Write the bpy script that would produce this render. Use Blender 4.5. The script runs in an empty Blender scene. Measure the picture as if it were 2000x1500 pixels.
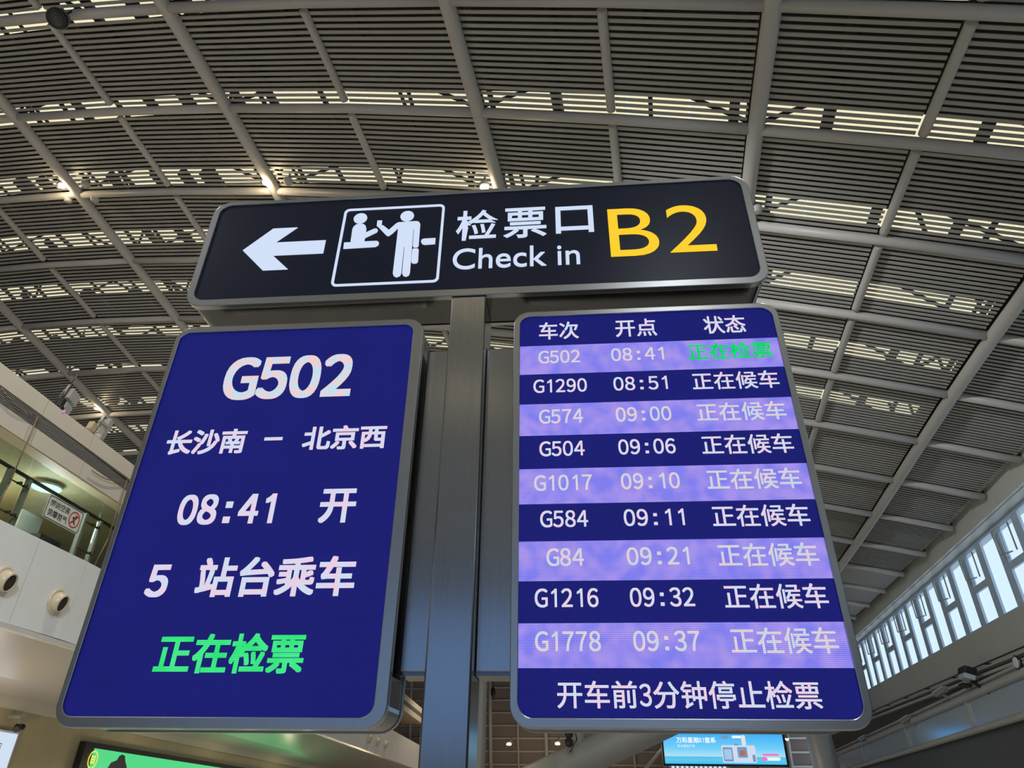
import bpy, bmesh, math, random
from mathutils import Vector, Matrix

random.seed(7)
C = bpy.context.scene.collection
SC = bpy.context.scene

# ------------------------------------------------------------------ camera, world, exposure
F_PX = 1312.9                                    # focal length in pixels of the 2000 x 1500 frame
CAM = Vector((0.1544, -2.1319, 1.7))
M_R = Vector((0.99678337, 0.07939411, 0.01093132))
M_U = Vector((0.03141592, -0.51256621, 0.8580728))
M_F = Vector((-0.07372895, 0.85496927, 0.51341171))
cd = bpy.data.cameras.new('camera'); cam = bpy.data.objects.new('camera', cd); C.objects.link(cam)
cd.sensor_width = 36.0; cd.lens = 36.0 * F_PX / 2000.0; cd.clip_end = 500; cd.clip_start = 0.05
mw = Matrix.Identity(4)
for r in range(3):
    mw[r][0] = M_R[r]; mw[r][1] = M_U[r]; mw[r][2] = -M_F[r]; mw[r][3] = CAM[r]
cam.matrix_world = mw
SC.camera = cam

w = bpy.data.worlds.new('sky'); SC.world = w; w.use_nodes = True
bg = w.node_tree.nodes['Background']
bg.inputs[0].default_value = (0.72, 0.87, 1.0, 1); bg.inputs[1].default_value = 1.15
SC.view_settings.view_transform = 'Standard'; SC.view_settings.look = 'None'
SC.view_settings.exposure = 0.0; SC.view_settings.gamma = 1.0
SC.view_settings.use_curve_mapping = False

WARM_HALL_LIGHT = 520.0      # roof spotlights and added fill lights over the hall floor
COOL_HALL_FILL = 330.0  # added fill lights only, towards the right side

# ------------------------------------------------------------------ helpers
class MB:
    """collects shapes and links them as one mesh object"""
    def __init__(self): self.bm = bmesh.new()
    def hexa(self, p):
        v = [self.bm.verts.new(q) for q in p]
        for f in ((0, 3, 2, 1), (4, 5, 6, 7), (0, 1, 5, 4), (1, 2, 6, 5), (2, 3, 7, 6), (3, 0, 4, 7)):
            self.bm.faces.new([v[i] for i in f])
    def box(self, x0, x1, y0, y1, z0, z1):
        self.hexa([(x0, y0, z0), (x1, y0, z0), (x1, y1, z0), (x0, y1, z0), (x0, y0, z1), (x1, y0, z1), (x1, y1, z1), (x0, y1, z1)])
    def fbox(self, F, a0, a1, b0, b1, c0, c1):
        self.hexa([F(a0, b0, c0), F(a1, b0, c0), F(a1, b1, c0), F(a0, b1, c0), F(a0, b0, c1), F(a1, b0, c1), F(a1, b1, c1), F(a0, b1, c1)])
    def obox(self, c, ax, ay, az, hx, hy, hz):
        c = Vector(c); P = []
        for k in (-1, 1):
            for (i, j) in ((-1, -1), (1, -1), (1, 1), (-1, 1)):
                P.append(c + ax * hx * i + ay * hy * j + az * hz * k)
        self.hexa(P)
    def face(self, pts):
        return self.bm.faces.new([self.bm.verts.new(p) for p in pts])
    def prism(self, pts, d):
        """extrude polygon pts along vector d"""
        d = Vector(d); a = [self.bm.verts.new(p) for p in pts]; b = [self.bm.verts.new(Vector(p) + d) for p in pts]
        self.bm.faces.new(a); self.bm.faces.new(list(reversed(b))); n = len(a)
        for i in range(n): self.bm.faces.new([a[i], b[i], b[(i + 1) % n], a[(i + 1) % n]])
    def tube(self, pts, r, n=10, caps=True, r1=None):
        pts = [Vector(p) for p in pts]; rings = []; m = len(pts)
        for i, p in enumerate(pts):
            t = (pts[min(i + 1, m - 1)] - pts[max(i - 1, 0)]).normalized()
            up = Vector((0, 0, 1)) if abs(t.z) < 0.9 else Vector((1, 0, 0))
            x = t.cross(up).normalized(); y = x.cross(t)
            rr = r if r1 is None else r + (r1 - r) * i / (m - 1)
            rings.append([self.bm.verts.new(p + (x * math.cos(2 * math.pi * k / n) + y * math.sin(2 * math.pi * k / n)) * rr) for k in range(n)])
        for a, b in zip(rings, rings[1:]):
            for k in range(n): self.bm.faces.new([a[k], a[(k + 1) % n], b[(k + 1) % n], b[k]]).smooth = True
        if caps: self.bm.faces.new(rings[0][::-1]); self.bm.faces.new(rings[-1])
    def lathe(self, c, axis, prof, n=24, smooth=True):
        """prof: (radius, distance along axis)"""
        c = Vector(c); ax = Vector(axis).normalized()
        up = Vector((0, 0, 1)) if abs(ax.z) < 0.9 else Vector((1, 0, 0))
        x = ax.cross(up).normalized(); y = ax.cross(x); rings = []
        for r, d in prof:
            rings.append([self.bm.verts.new(c + ax * d + (x * math.cos(2 * math.pi * k / n) + y * math.sin(2 * math.pi * k / n)) * max(r, 1e-4)) for k in range(n)])
        for a, b in zip(rings, rings[1:]):
            for k in range(n): self.bm.faces.new([a[k], a[(k + 1) % n], b[(k + 1) % n], b[k]]).smooth = smooth
        self.bm.faces.new(rings[0][::-1]); self.bm.faces.new(rings[-1])
    def ring(self, outer, inner, d):
        """frame between two outlines of equal length, extruded along d"""
        d = Vector(d); bm = self.bm; n = len(outer)
        o0 = [bm.verts.new(p) for p in outer]; i0 = [bm.verts.new(p) for p in inner]
        o1 = [bm.verts.new(Vector(p) + d) for p in outer]; i1 = [bm.verts.new(Vector(p) + d) for p in inner]
        for k in range(n):
            j = (k + 1) % n
            bm.faces.new([o0[k], o0[j], i0[j], i0[k]]); bm.faces.new([o1[j], o1[k], i1[k], i1[j]])
            bm.faces.new([o0[j], o0[k], o1[k], o1[j]]); bm.faces.new([i0[k], i0[j], i1[j], i1[k]])
    def sphere(self, c, r, sx=1, sy=1, sz=1, n=16):
        m = Matrix.Translation(c) @ Matrix.Diagonal((sx, sy, sz, 1))
        for f in bmesh.ops.create_uvsphere(self.bm, u_segments=n, v_segments=n // 2, radius=r, matrix=m)['verts']:
            for q in f.link_faces: q.smooth = True
    def build(self, name, mat, parent=None, bevel=0):
        bmesh.ops.recalc_face_normals(self.bm, faces=self.bm.faces)
        me = bpy.data.meshes.new(name); self.bm.to_mesh(me); self.bm.free()
        if not isinstance(mat, (list, tuple)): mat = [mat]
        for m in mat: me.materials.append(m)
        o = bpy.data.objects.new(name, me); C.objects.link(o)
        if parent is not None:
            o.parent = parent; o.matrix_parent_inverse = parent.matrix_basis.inverted()
        if bevel:
            b = o.modifiers.new('bevel', 'BEVEL'); b.width = bevel; b.segments = 2; b.limit_method = 'ANGLE'
        return o

def tag(o, label=None, cat=None, group=None, kind=None):
    if label: o['label'] = label
    if cat: o['category'] = cat
    if group: o['group'] = group
    if kind: o['kind'] = kind
    return o
def thing(name, label, cat, loc, group=None, kind=None):
    o = bpy.data.objects.new(name, None); C.objects.link(o); o.location = Vector(loc); o.empty_display_size = 0.1
    return tag(o, label, cat, group, kind)
def copy_thing(root, loc, label):
    """a copy of a thing with its parts and their sub-parts"""
    r = root.copy(); C.objects.link(r); r.location = Vector(loc); r['label'] = label
    for ch in [q for q in root.children]:
        c = ch.copy(); C.objects.link(c); c.parent = r
        for g in [q for q in ch.children]:
            d = g.copy(); C.objects.link(d); d.parent = c
    return r

def ray(px, py):
    return (M_R * ((px - 1000) / F_PX) + M_U * ((750 - py) / F_PX) + M_F).normalized()
def at(px, py, Y=0.0):
    d = ray(px, py); return CAM + d * ((Y - CAM.y) / d.y)
class WallFrame:
    """a wall as seen from the hall: along it, out from the hall's middle line, up"""
    def __init__(self, psi, side):
        self.a = Vector((math.sin(psi), math.cos(psi), 0)); self.n = Vector((math.cos(psi), -math.sin(psi), 0)) * side
        self.o = Vector((CAM.x, CAM.y, 0))
    def __call__(self, a, d, z): return self.o + self.a * a + self.n * d + Vector((0, 0, z))
    def at(self, px, py, D):
        d = ray(px, py); P = CAM + d * (D / self.n.dot(d)); q = P - self.o
        return self.a.dot(q), P.z
LW = WallFrame(math.radians(-1.56), -1)
RW = WallFrame(math.radians(8.2), 1)

# ------------------------------------------------------------------ materials
def lin(r, g, b):
    f = lambda c: (c / 255 / 12.92) if c / 255 <= 0.04045 else ((c / 255 + 0.055) / 1.055) ** 2.4
    return (f(r), f(g), f(b), 1)
def new_mat(name):
    m = bpy.data.materials.new(name); m.use_nodes = True
    return m, m.node_tree, m.node_tree.nodes['Principled BSDF']
def N(nt, t, **kw):
    n = nt.nodes.new(t)
    for k, v in kw.items(): setattr(n, k, v)
    return n
def paint(name, col, rough=0.5, metal=0.0, var=0.06, scale=3.0, spec=0.5, stretch=(1, 1, 1)):
    """paint or metal with slight unevenness of tone"""
    m, nt, b = new_mat(name)
    tc = N(nt, 'ShaderNodeTexCoord'); mp = N(nt, 'ShaderNodeMapping'); mp.inputs['Scale'].default_value = stretch
    no = N(nt, 'ShaderNodeTexNoise'); no.inputs['Scale'].default_value = scale; no.inputs['Detail'].default_value = 4
    mx = N(nt, 'ShaderNodeMix', data_type='RGBA')
    mx.inputs['A'].default_value = tuple(c * (1 - var) for c in col[:3]) + (1,)
    mx.inputs['B'].default_value = tuple(min(1, c * (1 + var)) for c in col[:3]) + (1,)
    nt.links.new(tc.outputs['Object'], mp.inputs[0]); nt.links.new(mp.outputs[0], no.inputs[0])
    nt.links.new(no.outputs[0], mx.inputs['Factor']); nt.links.new(mx.outputs['Result'], b.inputs['Base Color'])
    b.inputs['Roughness'].default_value = rough; b.inputs['Metallic'].default_value = metal
    b.inputs['Specular IOR Level'].default_value = spec
    return m
def brushed(name, col, rough, stretch, bump=0.12):
    m, nt, b = new_mat(name)
    tc = N(nt, 'ShaderNodeTexCoord'); mp = N(nt, 'ShaderNodeMapping'); mp.inputs['Scale'].default_value = stretch
    no = N(nt, 'ShaderNodeTexNoise'); no.inputs['Scale'].default_value = 1.0; no.inputs['Detail'].default_value = 5
    mr = N(nt, 'ShaderNodeMapRange'); mr.inputs[3].default_value = rough * 0.7; mr.inputs[4].default_value = rough * 1.35
    bp = N(nt, 'ShaderNodeBump'); bp.inputs['Strength'].default_value = bump; bp.inputs['Distance'].default_value = 0.001
    mx = N(nt, 'ShaderNodeMix', data_type='RGBA')
    mx.inputs['A'].default_value = tuple(c * 0.8 for c in col[:3]) + (1,); mx.inputs['B'].default_value = tuple(min(1, c * 1.15) for c in col[:3]) + (1,)
    L = nt.links.new
    L(tc.outputs['Object'], mp.inputs[0]); L(mp.outputs[0], no.inputs[0]); L(no.outputs[0], mr.inputs[0]); L(mr.outputs[0], b.inputs['Roughness'])
    L(no.outputs[0], bp.inputs['Height']); L(bp.outputs[0], b.inputs['Normal']); L(no.outputs[0], mx.inputs['Factor']); L(mx.outputs['Result'], b.inputs['Base Color'])
    b.inputs['Metallic'].default_value = 1.0
    return m
def glow(name, col, strength=1.0):
    m, nt, b = new_mat(name)
    b.inputs['Base Color'].default_value = (0.02, 0.02, 0.02, 1); b.inputs['Roughness'].default_value = 0.6
    b.inputs['Emission Color'].default_value = col[:3] + (1,); b.inputs['Emission Strength'].default_value = strength
    return m
def led(name, col_a, col_b, grid=0.3, pitch=0.0048, moire=26.0, strength=1.0):
    """LED wall: fine grid of diodes, two slightly different tints drifting over each other"""
    m, nt, b = new_mat(name); L = nt.links.new
    tc = N(nt, 'ShaderNodeTexCoord'); sp = N(nt, 'ShaderNodeSeparateXYZ'); L(tc.outputs['Object'], sp.inputs[0])
    def wave(sock):
        a = N(nt, 'ShaderNodeMath', operation='MULTIPLY'); a.inputs[1].default_value = 2 * math.pi / pitch; L(sock, a.inputs[0])
        s = N(nt, 'ShaderNodeMath', operation='SINE'); L(a.outputs[0], s.inputs[0]); return s.outputs[0]
    sx = wave(sp.outputs[0]); sz = wave(sp.outputs[2])
    g1 = N(nt, 'ShaderNodeMath', operation='MULTIPLY_ADD'); g1.inputs[1].default_value = grid * 0.4; g1.inputs[2].default_value = 1.0; L(sx, g1.inputs[0])
    g2 = N(nt, 'ShaderNodeMath', operation='MULTIPLY_ADD'); g2.inputs[1].default_value = grid * 0.6; L(sz, g2.inputs[0]); L(g1.outputs[0], g2.inputs[2])
    wv = N(nt, 'ShaderNodeTexNoise'); wv.inputs['Scale'].default_value = moire; wv.inputs['Detail'].default_value = 1
    L(tc.outputs['Object'], wv.inputs[0])
    rp = N(nt, 'ShaderNodeMapRange'); rp.inputs[1].default_value = 0.35; rp.inputs[2].default_value = 0.65; L(wv.outputs[0], rp.inputs[0])
    mx = N(nt, 'ShaderNodeMix', data_type='RGBA'); mx.inputs['A'].default_value = col_a; mx.inputs['B'].default_value = col_b
    L(rp.outputs[0], mx.inputs['Factor'])
    ms = N(nt, 'ShaderNodeMath', operation='MULTIPLY'); ms.inputs[1].default_value = strength; L(g2.outputs[0], ms.inputs[0])
    L(mx.outputs['Result'], b.inputs['Emission Color']); L(ms.outputs[0], b.inputs['Emission Strength'])
    b.inputs['Base Color'].default_value = (0.01, 0.01, 0.012, 1); b.inputs['Roughness'].default_value = 0.7
    b.inputs['Specular IOR Level'].default_value = 0.2
    return m
def glass(name, tint, gloss=0.08, rough=0.02):
    m, nt, b = new_mat(name); nt.nodes.remove(b)
    out = nt.nodes['Material Output']; tr = N(nt, 'ShaderNodeBsdfTransparent'); gl = N(nt, 'ShaderNodeBsdfGlossy'); mx = N(nt, 'ShaderNodeMixShader')
    tr.inputs[0].default_value = tint; gl.inputs['Roughness'].default_value = rough; mx.inputs[0].default_value = gloss
    nt.links.new(tr.outputs[0], mx.inputs[1]); nt.links.new(gl.outputs[0], mx.inputs[2]); nt.links.new(mx.outputs[0], out.inputs[0])
    return m

STEEL_V = brushed('brushed_steel_upright', (0.34, 0.35, 0.375), 0.17, (700, 700, 1.2), 0.16)
STEEL_H = paint('satin_steel_frame', (0.44, 0.45, 0.47, 1), 0.28, metal=1.0, var=0.03, scale=30)
STEEL_P = brushed('polished_steel_side', (0.13, 0.13, 0.13), 0.14, (3, 3, 3), 0.02)
DARK = paint('black_plastic', (0.012, 0.012, 0.013, 1), 0.45)
GREY = paint('grey_painted_metal', (0.34, 0.34, 0.33, 1), 0.5)
SLAT = paint('louvre_grey_paint', (0.40, 0.39, 0.375, 1), 0.42, var=0.05, scale=0.4)
BEAM = paint('beam_grey_paint', (0.50, 0.48, 0.46, 1), 0.42, var=0.08, scale=0.8)
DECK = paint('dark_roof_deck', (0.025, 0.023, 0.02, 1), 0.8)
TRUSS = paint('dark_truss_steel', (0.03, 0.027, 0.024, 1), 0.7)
SKYL = glow('translucent_skylight', lin(250, 243, 205), 0.95)
WHITE = paint('white_wall_panel', (0.79, 0.82, 0.84, 1), 0.5, var=0.03)
CREAM = paint('cream_fascia_panel', (0.66, 0.61, 0.52, 1), 0.55, var=0.03)
BEIGE = paint('beige_interior', (0.60, 0.52, 0.33, 1), 0.6)
GREYWALL = paint('grey_wall_panel', (0.56, 0.54, 0.53, 1), 0.5, var=0.05, scale=0.7)
FASC_R = paint('light_grey_eaves_panel', (0.62, 0.62, 0.60, 1), 0.4, var=0.04)
DARKWALL = paint('dark_grey_lower_wall', (0.10, 0.10, 0.10, 1), 0.6)
MULL = paint('slate_blue_window_frame', (0.50, 0.62, 0.80, 1), 0.35)
SEAM = paint('dark_joint', (0.10, 0.095, 0.09, 1), 0.7)
FLOOR = paint('polished_stone_floor', (0.52, 0.50, 0.47, 1), 0.25, scale=0.6)
BROWNP = paint('brown_grey_panel', (0.24, 0.19, 0.165, 1), 0.6, scale=0.3)
SOFFIT = paint('brushed_aluminium_soffit', (0.66, 0.61, 0.60, 1), 0.30, metal=0.35, var=0.05, scale=1.0)
CLEAR = glass('clear_window_glass', (0.95, 0.98, 1.0, 1), 0.04)
GREENGLASS = glass('balustrade_glass', (0.80, 0.86, 0.78, 1), 0.10)
FROST = paint('frosted_guard_panel', (0.62, 0.72, 0.88, 1), 0.16, metal=0.35, var=0.05)  # bluish tint puts a reflection into the base colour

# ------------------------------------------------------------------ roof surface in hall coordinates (s across, u along)
PHI = 0.1262
SI = [-20.4469, -17.3801, -14.2911, -11.3172, -8.2324, -5.2765, -2.4688, 0.0323, 2.3543, 4.624, 6.979]      # i = -2 .. 8
UJ = [5.8859, 8.0689, 10.3078, 12.5816, 14.9057, 17.2055, 19.5726, 22.1128, 24.7576]                      # j = 0 .. 8
KZ = [-2.9112, -1.1877, -0.5195, 1.3031, -0.7882, 0.028, 0.228, -0.2958, 0.8602]
def s_of(i):
    if i < -2: return SI[0] + (i + 2) * 3.09
    if i > 8: return 9.0 + (i - 9) * 2.3
    return SI[i + 2]
def u_of(j):
    if j < 0: return UJ[0] + j * 2.2
    if j > 8: return UJ[8] + (j - 8) * 2.6
    return UJ[j]
def z_roof(s, u):
    uc = min(max(u, 5.0), 25.0)
    I = s / 10.0; J = (uc - 14) / 14.0; c = KZ
    z = 10 + c[0] * I + c[1] * J + c[2] * I * I + c[3] * I * J + c[4] * J * J + c[5] * I ** 3 + c[6] * I * I * J + c[7] * I * J * J + c[8] * J ** 3
    if u > 25: z += (u - 25) * ((c[1] + c[3] * I + 2 * c[4] * J + c[6] * I * I + 2 * c[7] * I * J + 3 * c[8] * J * J) / 14.0)
    return z + CAM.z
CP, SP = math.cos(PHI), math.sin(PHI)
def H(s, u, z): return Vector((CAM.x + s * CP + u * SP, CAM.y - s * SP + u * CP, z))
def node(i, j, dz=0.0):
    s, u = s_of(i), u_of(j); return H(s, u, z_roof(s, u) + dz)
def in_frame(P):
    d = P - CAM; f = d.dot(M_F)
    if f <= 0.1: return None
    return 1000 + F_PX * d.dot(M_R) / f, 750 - F_PX * d.dot(M_U) / f

ceiling = thing('ceiling', None, None, H(0, 14, z_roof(0, 14)), kind='structure')

# --- louvre panels, one per bay
I0, I1, J0, J1 = -5, 9, -1, 9
def slat_bay(mb, i, j):
    sa, sb, ua, ub = s_of(i), s_of(i + 1), u_of(j), u_of(j + 1)
    za, zb, zc, zd = z_roof(sa, ua), z_roof(sb, ua), z_roof(sa, ub), z_roof(sb, ub)
    ma = 0.13 if i % 2 == 0 else 0.08; mb_ = 0.13 if (i + 1) % 2 == 0 else 0.08
    n = 17; hw = 0.030; hz = 0.010; u0 = ua + 0.13; u1 = ub - 0.13
    ta = ma / (sb - sa); tb = 1 - mb_ / (sb - sa)
    def P(t, u):
        v = (u - ua) / (ub - ua); z = (za * (1 - t) + zb * t) * (1 - v) + (zc * (1 - t) + zd * t) * v
        return sa + (sb - sa) * t, z
    for k in range(n):
        u = u0 + (u1 - u0) * k / (n - 1)
        Q = []
        for dz in (-hz, hz):
            for t, du in ((ta, -hw), (tb, -hw), (tb, hw), (ta, hw)):
                s, z = P(t, u + du); Q.append(H(s, u + du, z + dz + 0.07))
        mb.hexa(Q)
bays = []
for i in range(I0, I1):
    for j in range(J0, J1):
        q = [in_frame(node(a, b)) for a, b in ((i, j), (i + 1, j), (i + 1, j + 1), (i, j + 1))]
        if any(p is None for p in q): continue
        area = 0.5 * abs(sum(q[k][0] * q[(k + 1) % 4][1] - q[(k + 1) % 4][0] * q[k][1] for k in range(4)))
        xs = [min(max(p[0], 0), 2000) for p in q]; ys = [min(max(p[1], 0), 1500) for p in q]
        vis = (max(xs) - min(xs)) * (max(ys) - min(ys))
        bays.append((min(area, vis), i, j))
bays.sort(reverse=True)
for a, i, j in bays[:98]:
    m = MB(); slat_bay(m, i, j); m.build('slat_panel', SLAT, ceiling)
m = MB()
for a, i, j in bays[98:]: slat_bay(m, i, j)
tag(m.build('slat_panel', SLAT, ceiling), kind='stuff')

# --- roof tubes
for i in range(I0, I1):
    if i % 2 == 0:
        m = MB(); m.tube([node(i, j, -0.02) for j in range(-2, 15)], 0.135, 12); m.build('main_roof_tube', BEAM, ceiling)
    else:
        for j in range(-2, 9):
            a, b = node(i, j, 0.02), node(i, j + 1, 0.02); d = (b - a).normalized()
            m = MB(); m.tube([a + d * 0.16, a + d * 0.22, b - d * 0.22, b - d * 0.16], 0.078, 10)
            if j in (-2, 8) or i < -3:
                pass
            m.build('secondary_roof_tube', BEAM, ceiling)
for j in range(-1, 15):
    m = MB()
    i = -6
    while i < I1:
        a, b = node(i, j, -0.02), node(i + 2, j, -0.02)
        if i + 2 > I1: b = node(I1, j, -0.02)
        mid = node(i + 1, j, -0.02) if i + 1 <= I1 else b
        m.tube([a, mid, b], 0.095, 10); i += 2
    m.build('cross_roof_tube', BEAM, ceiling)

# --- roof deck above the louvres, skylight strips, truss between
HD = 2.0
def strip_u(k, s): return 9.30 + k * (2.29 + 0.013 * s) - (0.28 if k < 0 else 0.0)
def strip_end(k): return -6.0 if k >= 5 else (8.0 if k >= 1 else 10.0)
K0, K1 = -3, 8
SS = [-32 + 2.0 * q for q in range(22)]            # across stations
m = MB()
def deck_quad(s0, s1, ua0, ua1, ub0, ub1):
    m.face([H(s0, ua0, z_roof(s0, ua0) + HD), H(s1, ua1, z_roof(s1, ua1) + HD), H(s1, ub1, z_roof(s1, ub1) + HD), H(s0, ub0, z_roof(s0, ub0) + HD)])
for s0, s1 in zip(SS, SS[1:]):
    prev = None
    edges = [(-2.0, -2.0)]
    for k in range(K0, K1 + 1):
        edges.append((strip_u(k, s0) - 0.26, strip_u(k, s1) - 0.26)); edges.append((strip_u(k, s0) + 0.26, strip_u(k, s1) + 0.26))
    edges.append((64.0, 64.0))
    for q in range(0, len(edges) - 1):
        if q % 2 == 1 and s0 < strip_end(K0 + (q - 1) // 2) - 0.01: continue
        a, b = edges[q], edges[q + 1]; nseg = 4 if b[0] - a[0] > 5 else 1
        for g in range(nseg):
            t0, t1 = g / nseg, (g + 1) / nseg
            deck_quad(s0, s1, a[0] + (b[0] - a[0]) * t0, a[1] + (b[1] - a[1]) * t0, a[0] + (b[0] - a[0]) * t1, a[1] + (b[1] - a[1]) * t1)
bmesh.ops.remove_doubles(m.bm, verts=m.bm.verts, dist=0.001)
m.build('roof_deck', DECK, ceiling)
for k in range(K0, K1 + 1):
    m = MB(); s = -32.0
    while s < strip_end(k):
        e = s + 1.17; ua, ub = strip_u(k, s), strip_u(k, e)
        m.hexa([H(s, ua - 0.34, z_roof(s, ua - 0.34) + HD + 0.03), H(e, ub - 0.34, z_roof(e, ub - 0.34) + HD + 0.03), H(e, ub + 0.34, z_roof(e, ub + 0.34) + HD + 0.03), H(s, ua + 0.34, z_roof(s, ua + 0.34) + HD + 0.03),
                H(s, ua - 0.34, z_roof(s, ua - 0.34) + HD + 0.06), H(e, ub - 0.34, z_roof(e, ub - 0.34) + HD + 0.06), H(e, ub + 0.34, z_roof(e, ub + 0.34) + HD + 0.06), H(s, ua + 0.34, z_roof(s, ua + 0.34) + HD + 0.06)])
        s += 1.2
    m.build('skylight_strip', SKYL, ceiling)
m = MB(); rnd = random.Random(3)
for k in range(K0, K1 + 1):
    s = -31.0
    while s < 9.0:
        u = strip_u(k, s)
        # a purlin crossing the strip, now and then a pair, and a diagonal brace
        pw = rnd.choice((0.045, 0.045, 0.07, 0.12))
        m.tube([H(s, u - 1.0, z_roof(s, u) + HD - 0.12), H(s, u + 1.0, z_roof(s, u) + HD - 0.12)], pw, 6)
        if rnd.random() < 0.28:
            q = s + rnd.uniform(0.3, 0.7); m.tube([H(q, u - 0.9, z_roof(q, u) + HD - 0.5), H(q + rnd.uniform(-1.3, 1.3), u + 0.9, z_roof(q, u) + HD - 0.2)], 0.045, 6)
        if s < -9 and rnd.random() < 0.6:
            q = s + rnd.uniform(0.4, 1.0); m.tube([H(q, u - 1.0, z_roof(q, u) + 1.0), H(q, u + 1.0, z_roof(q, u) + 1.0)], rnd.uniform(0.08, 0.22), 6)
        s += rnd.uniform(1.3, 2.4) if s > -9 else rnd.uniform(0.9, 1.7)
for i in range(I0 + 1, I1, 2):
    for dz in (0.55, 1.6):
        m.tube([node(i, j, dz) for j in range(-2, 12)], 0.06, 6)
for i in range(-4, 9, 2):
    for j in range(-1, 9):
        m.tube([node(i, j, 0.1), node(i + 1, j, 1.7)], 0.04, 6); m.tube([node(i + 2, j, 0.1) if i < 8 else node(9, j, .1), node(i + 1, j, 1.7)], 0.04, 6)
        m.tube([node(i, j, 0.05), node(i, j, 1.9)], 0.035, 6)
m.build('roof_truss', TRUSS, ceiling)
# plain soffit sheets where the far roof carries no louvres
m = MB()
for i in range(-4, I1):
    for j in range(9, 14):
        if j == 9 and i < 4: pass
        m.face([node(i, j, 0.05), node(i + 1, j, 0.05), node(i + 1, j + 1, 0.05), node(i, j + 1, 0.05)])
m.build('plain_soffit', SLAT, ceiling)
# roof behind the viewer (seen only as reflection): plain louvre sheet with skylights
m = MB()
for a in range(-30, 10, 4):
    for b in range(-34, 3, 3):
        m.fbox(lambda s, u, z: H(s, u, z + z_roof(s, 5.0)), a, a + 3.8, b, b + 2.6, 0.0, 0.05)
m.build('rear_louvre_field', SLAT, ceiling)
m = MB()
for a in range(-30, 10, 4):
    for b in range(-34, 3, 3): m.fbox(lambda s, u, z: H(s, u, z + z_roof(s, 5.0)), a, a + 3.8, b - 0.38, b - 0.02, 0.0, 0.05)
m.build('rear_skylight', SKYL, ceiling)
m = MB()
for a in range(-32, 10, 2): m.fbox(lambda s, u, z: H(s, u, z + z_roof(s, 5.0)), a, a + 2, -36, 3.0, 1.6, 1.7)
m.build('rear_deck', DECK, ceiling)

# ------------------------------------------------------------------ floor, end walls
m = MB(); m.fbox(H, -34, 12, -36, 64, -0.2, 0.0); tag(m.build('floor', FLOOR), kind='structure')
wb = thing('wall_back', None, None, H(-10, -35, 0), kind='structure')
m = MB(); m.fbox(H, -34, 12, -36, -35.6, 0, 3.0); m.fbox(H, -34, 12, -36, -35.6, 10.5, 26)
for k in range(16): m.fbox(H, -34 + k * 3.06, -33.8 + k * 3.06, -36, -35.6, 3.0, 10.5)
m.build('panel', GREYWALL, wb)
m = MB(); m.fbox(H, -34, 12, -35.82, -35.8, 3.0, 10.5); m.build('glazing', glass('blue_facade_glass', (0.60, 0.72, 0.90, 1), 0.05), wb)
m = MB(); m.fbox(H, -34.2, -34, -36, 64, 0, 26); tag(m.build('wall_left_outer', GREYWALL), kind='structure')

wf = thing('wall_far', None, None, H(-4, 62, 0), kind='structure')
m = MB()
for a in range(-14, 6):
    for b in range(0, 12):
        m.fbox(lambda s, u, z: H(s, u + 0.16 * (12 - z), z), a * 2.35 - 0.6, a * 2.35 + 1.70, 60.6, 60.7, 0.4 + b * 0.95, 1.32 + b * 0.95)
m.build('panel', BROWNP, wf)
m = MB()
for a in range(-14, 6):
    m.tube([H(a * 2.35 - 0.62, 60.45 + 0.16 * (12 - z), z) for z in (0.3, 6, 11.8)], 0.16 if a % 2 == 0 else 0.09, 8)
for b in range(0, 13):
    z = 0.36 + b * 0.95; m.tube([H(-33, 60.5 + 0.16 * (12 - z), z), H(12, 60.5 + 0.16 * (12 - z), z)], 0.08, 8)
m.build('panel_grid', BEAM, wf)
m = MB(); m.fbox(H, -34, 12, 63.6, 64, 0, 12); m.build('backing', DARKWALL, wf)

# ------------------------------------------------------------------ sign assembly
def round_rect(x0, x1, z0, z1, r, y, n=8):
    P = []
    for cx, cz, a0 in ((x1 - r, z1 - r, 0), (x0 + r, z1 - r, 90), (x0 + r, z0 + r, 180), (x1 - r, z0 + r, 270)):
        for k in range(n + 1):
            a = math.radians(a0 + 90.0 * k / n); P.append(Vector((cx + r * math.cos(a), y, cz + r * math.sin(a))))
    return P

_GL = {}
def glyph(ch, off):
    """filled outline of a character from the built-in font: points and triangles, em = 1"""
    key = (ch, off)
    if key not in _GL:
        cu = bpy.data.curves.new('glyph', 'FONT'); cu.body = ch; cu.size = 1; cu.offset = off; cu.resolution_u = 6
        o = bpy.data.objects.new('glyph', cu); C.objects.link(o)
        dg = bpy.context.evaluated_depsgraph_get(); me = bpy.data.meshes.new_from_object(o.evaluated_get(dg))
        _GL[key] = ([(v.co.x, v.co.y) for v in me.vertices], [tuple(p.vertices) for p in me.polygons])
        bpy.data.objects.remove(o); bpy.data.curves.remove(cu); bpy.data.meshes.remove(me)
    return _GL[key]
OWN = {':': ([(0.44, 0.02), (0.56, 0.02), (0.56, 0.14), (0.44, 0.14), (0.44, 0.42), (0.56, 0.42), (0.56, 0.54), (0.44, 0.54)], [(0, 1, 2, 3), (4, 5, 6, 7)]),
       '1': ([(0.50, 0.0), (0.585, 0.0), (0.585, 0.735), (0.515, 0.735), (0.50, 0.61), (0.33, 0.53), (0.33, 0.60), (0.44, 0.66)], [(0, 1, 2, 3, 4), (4, 3, 7, 6, 5)])}
FULL = {c: chr(ord(c) + 0xFEE0) for c in '0123456789ABCDEFGHIJKLMNOPQRSTUVWXYZ'}
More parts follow.
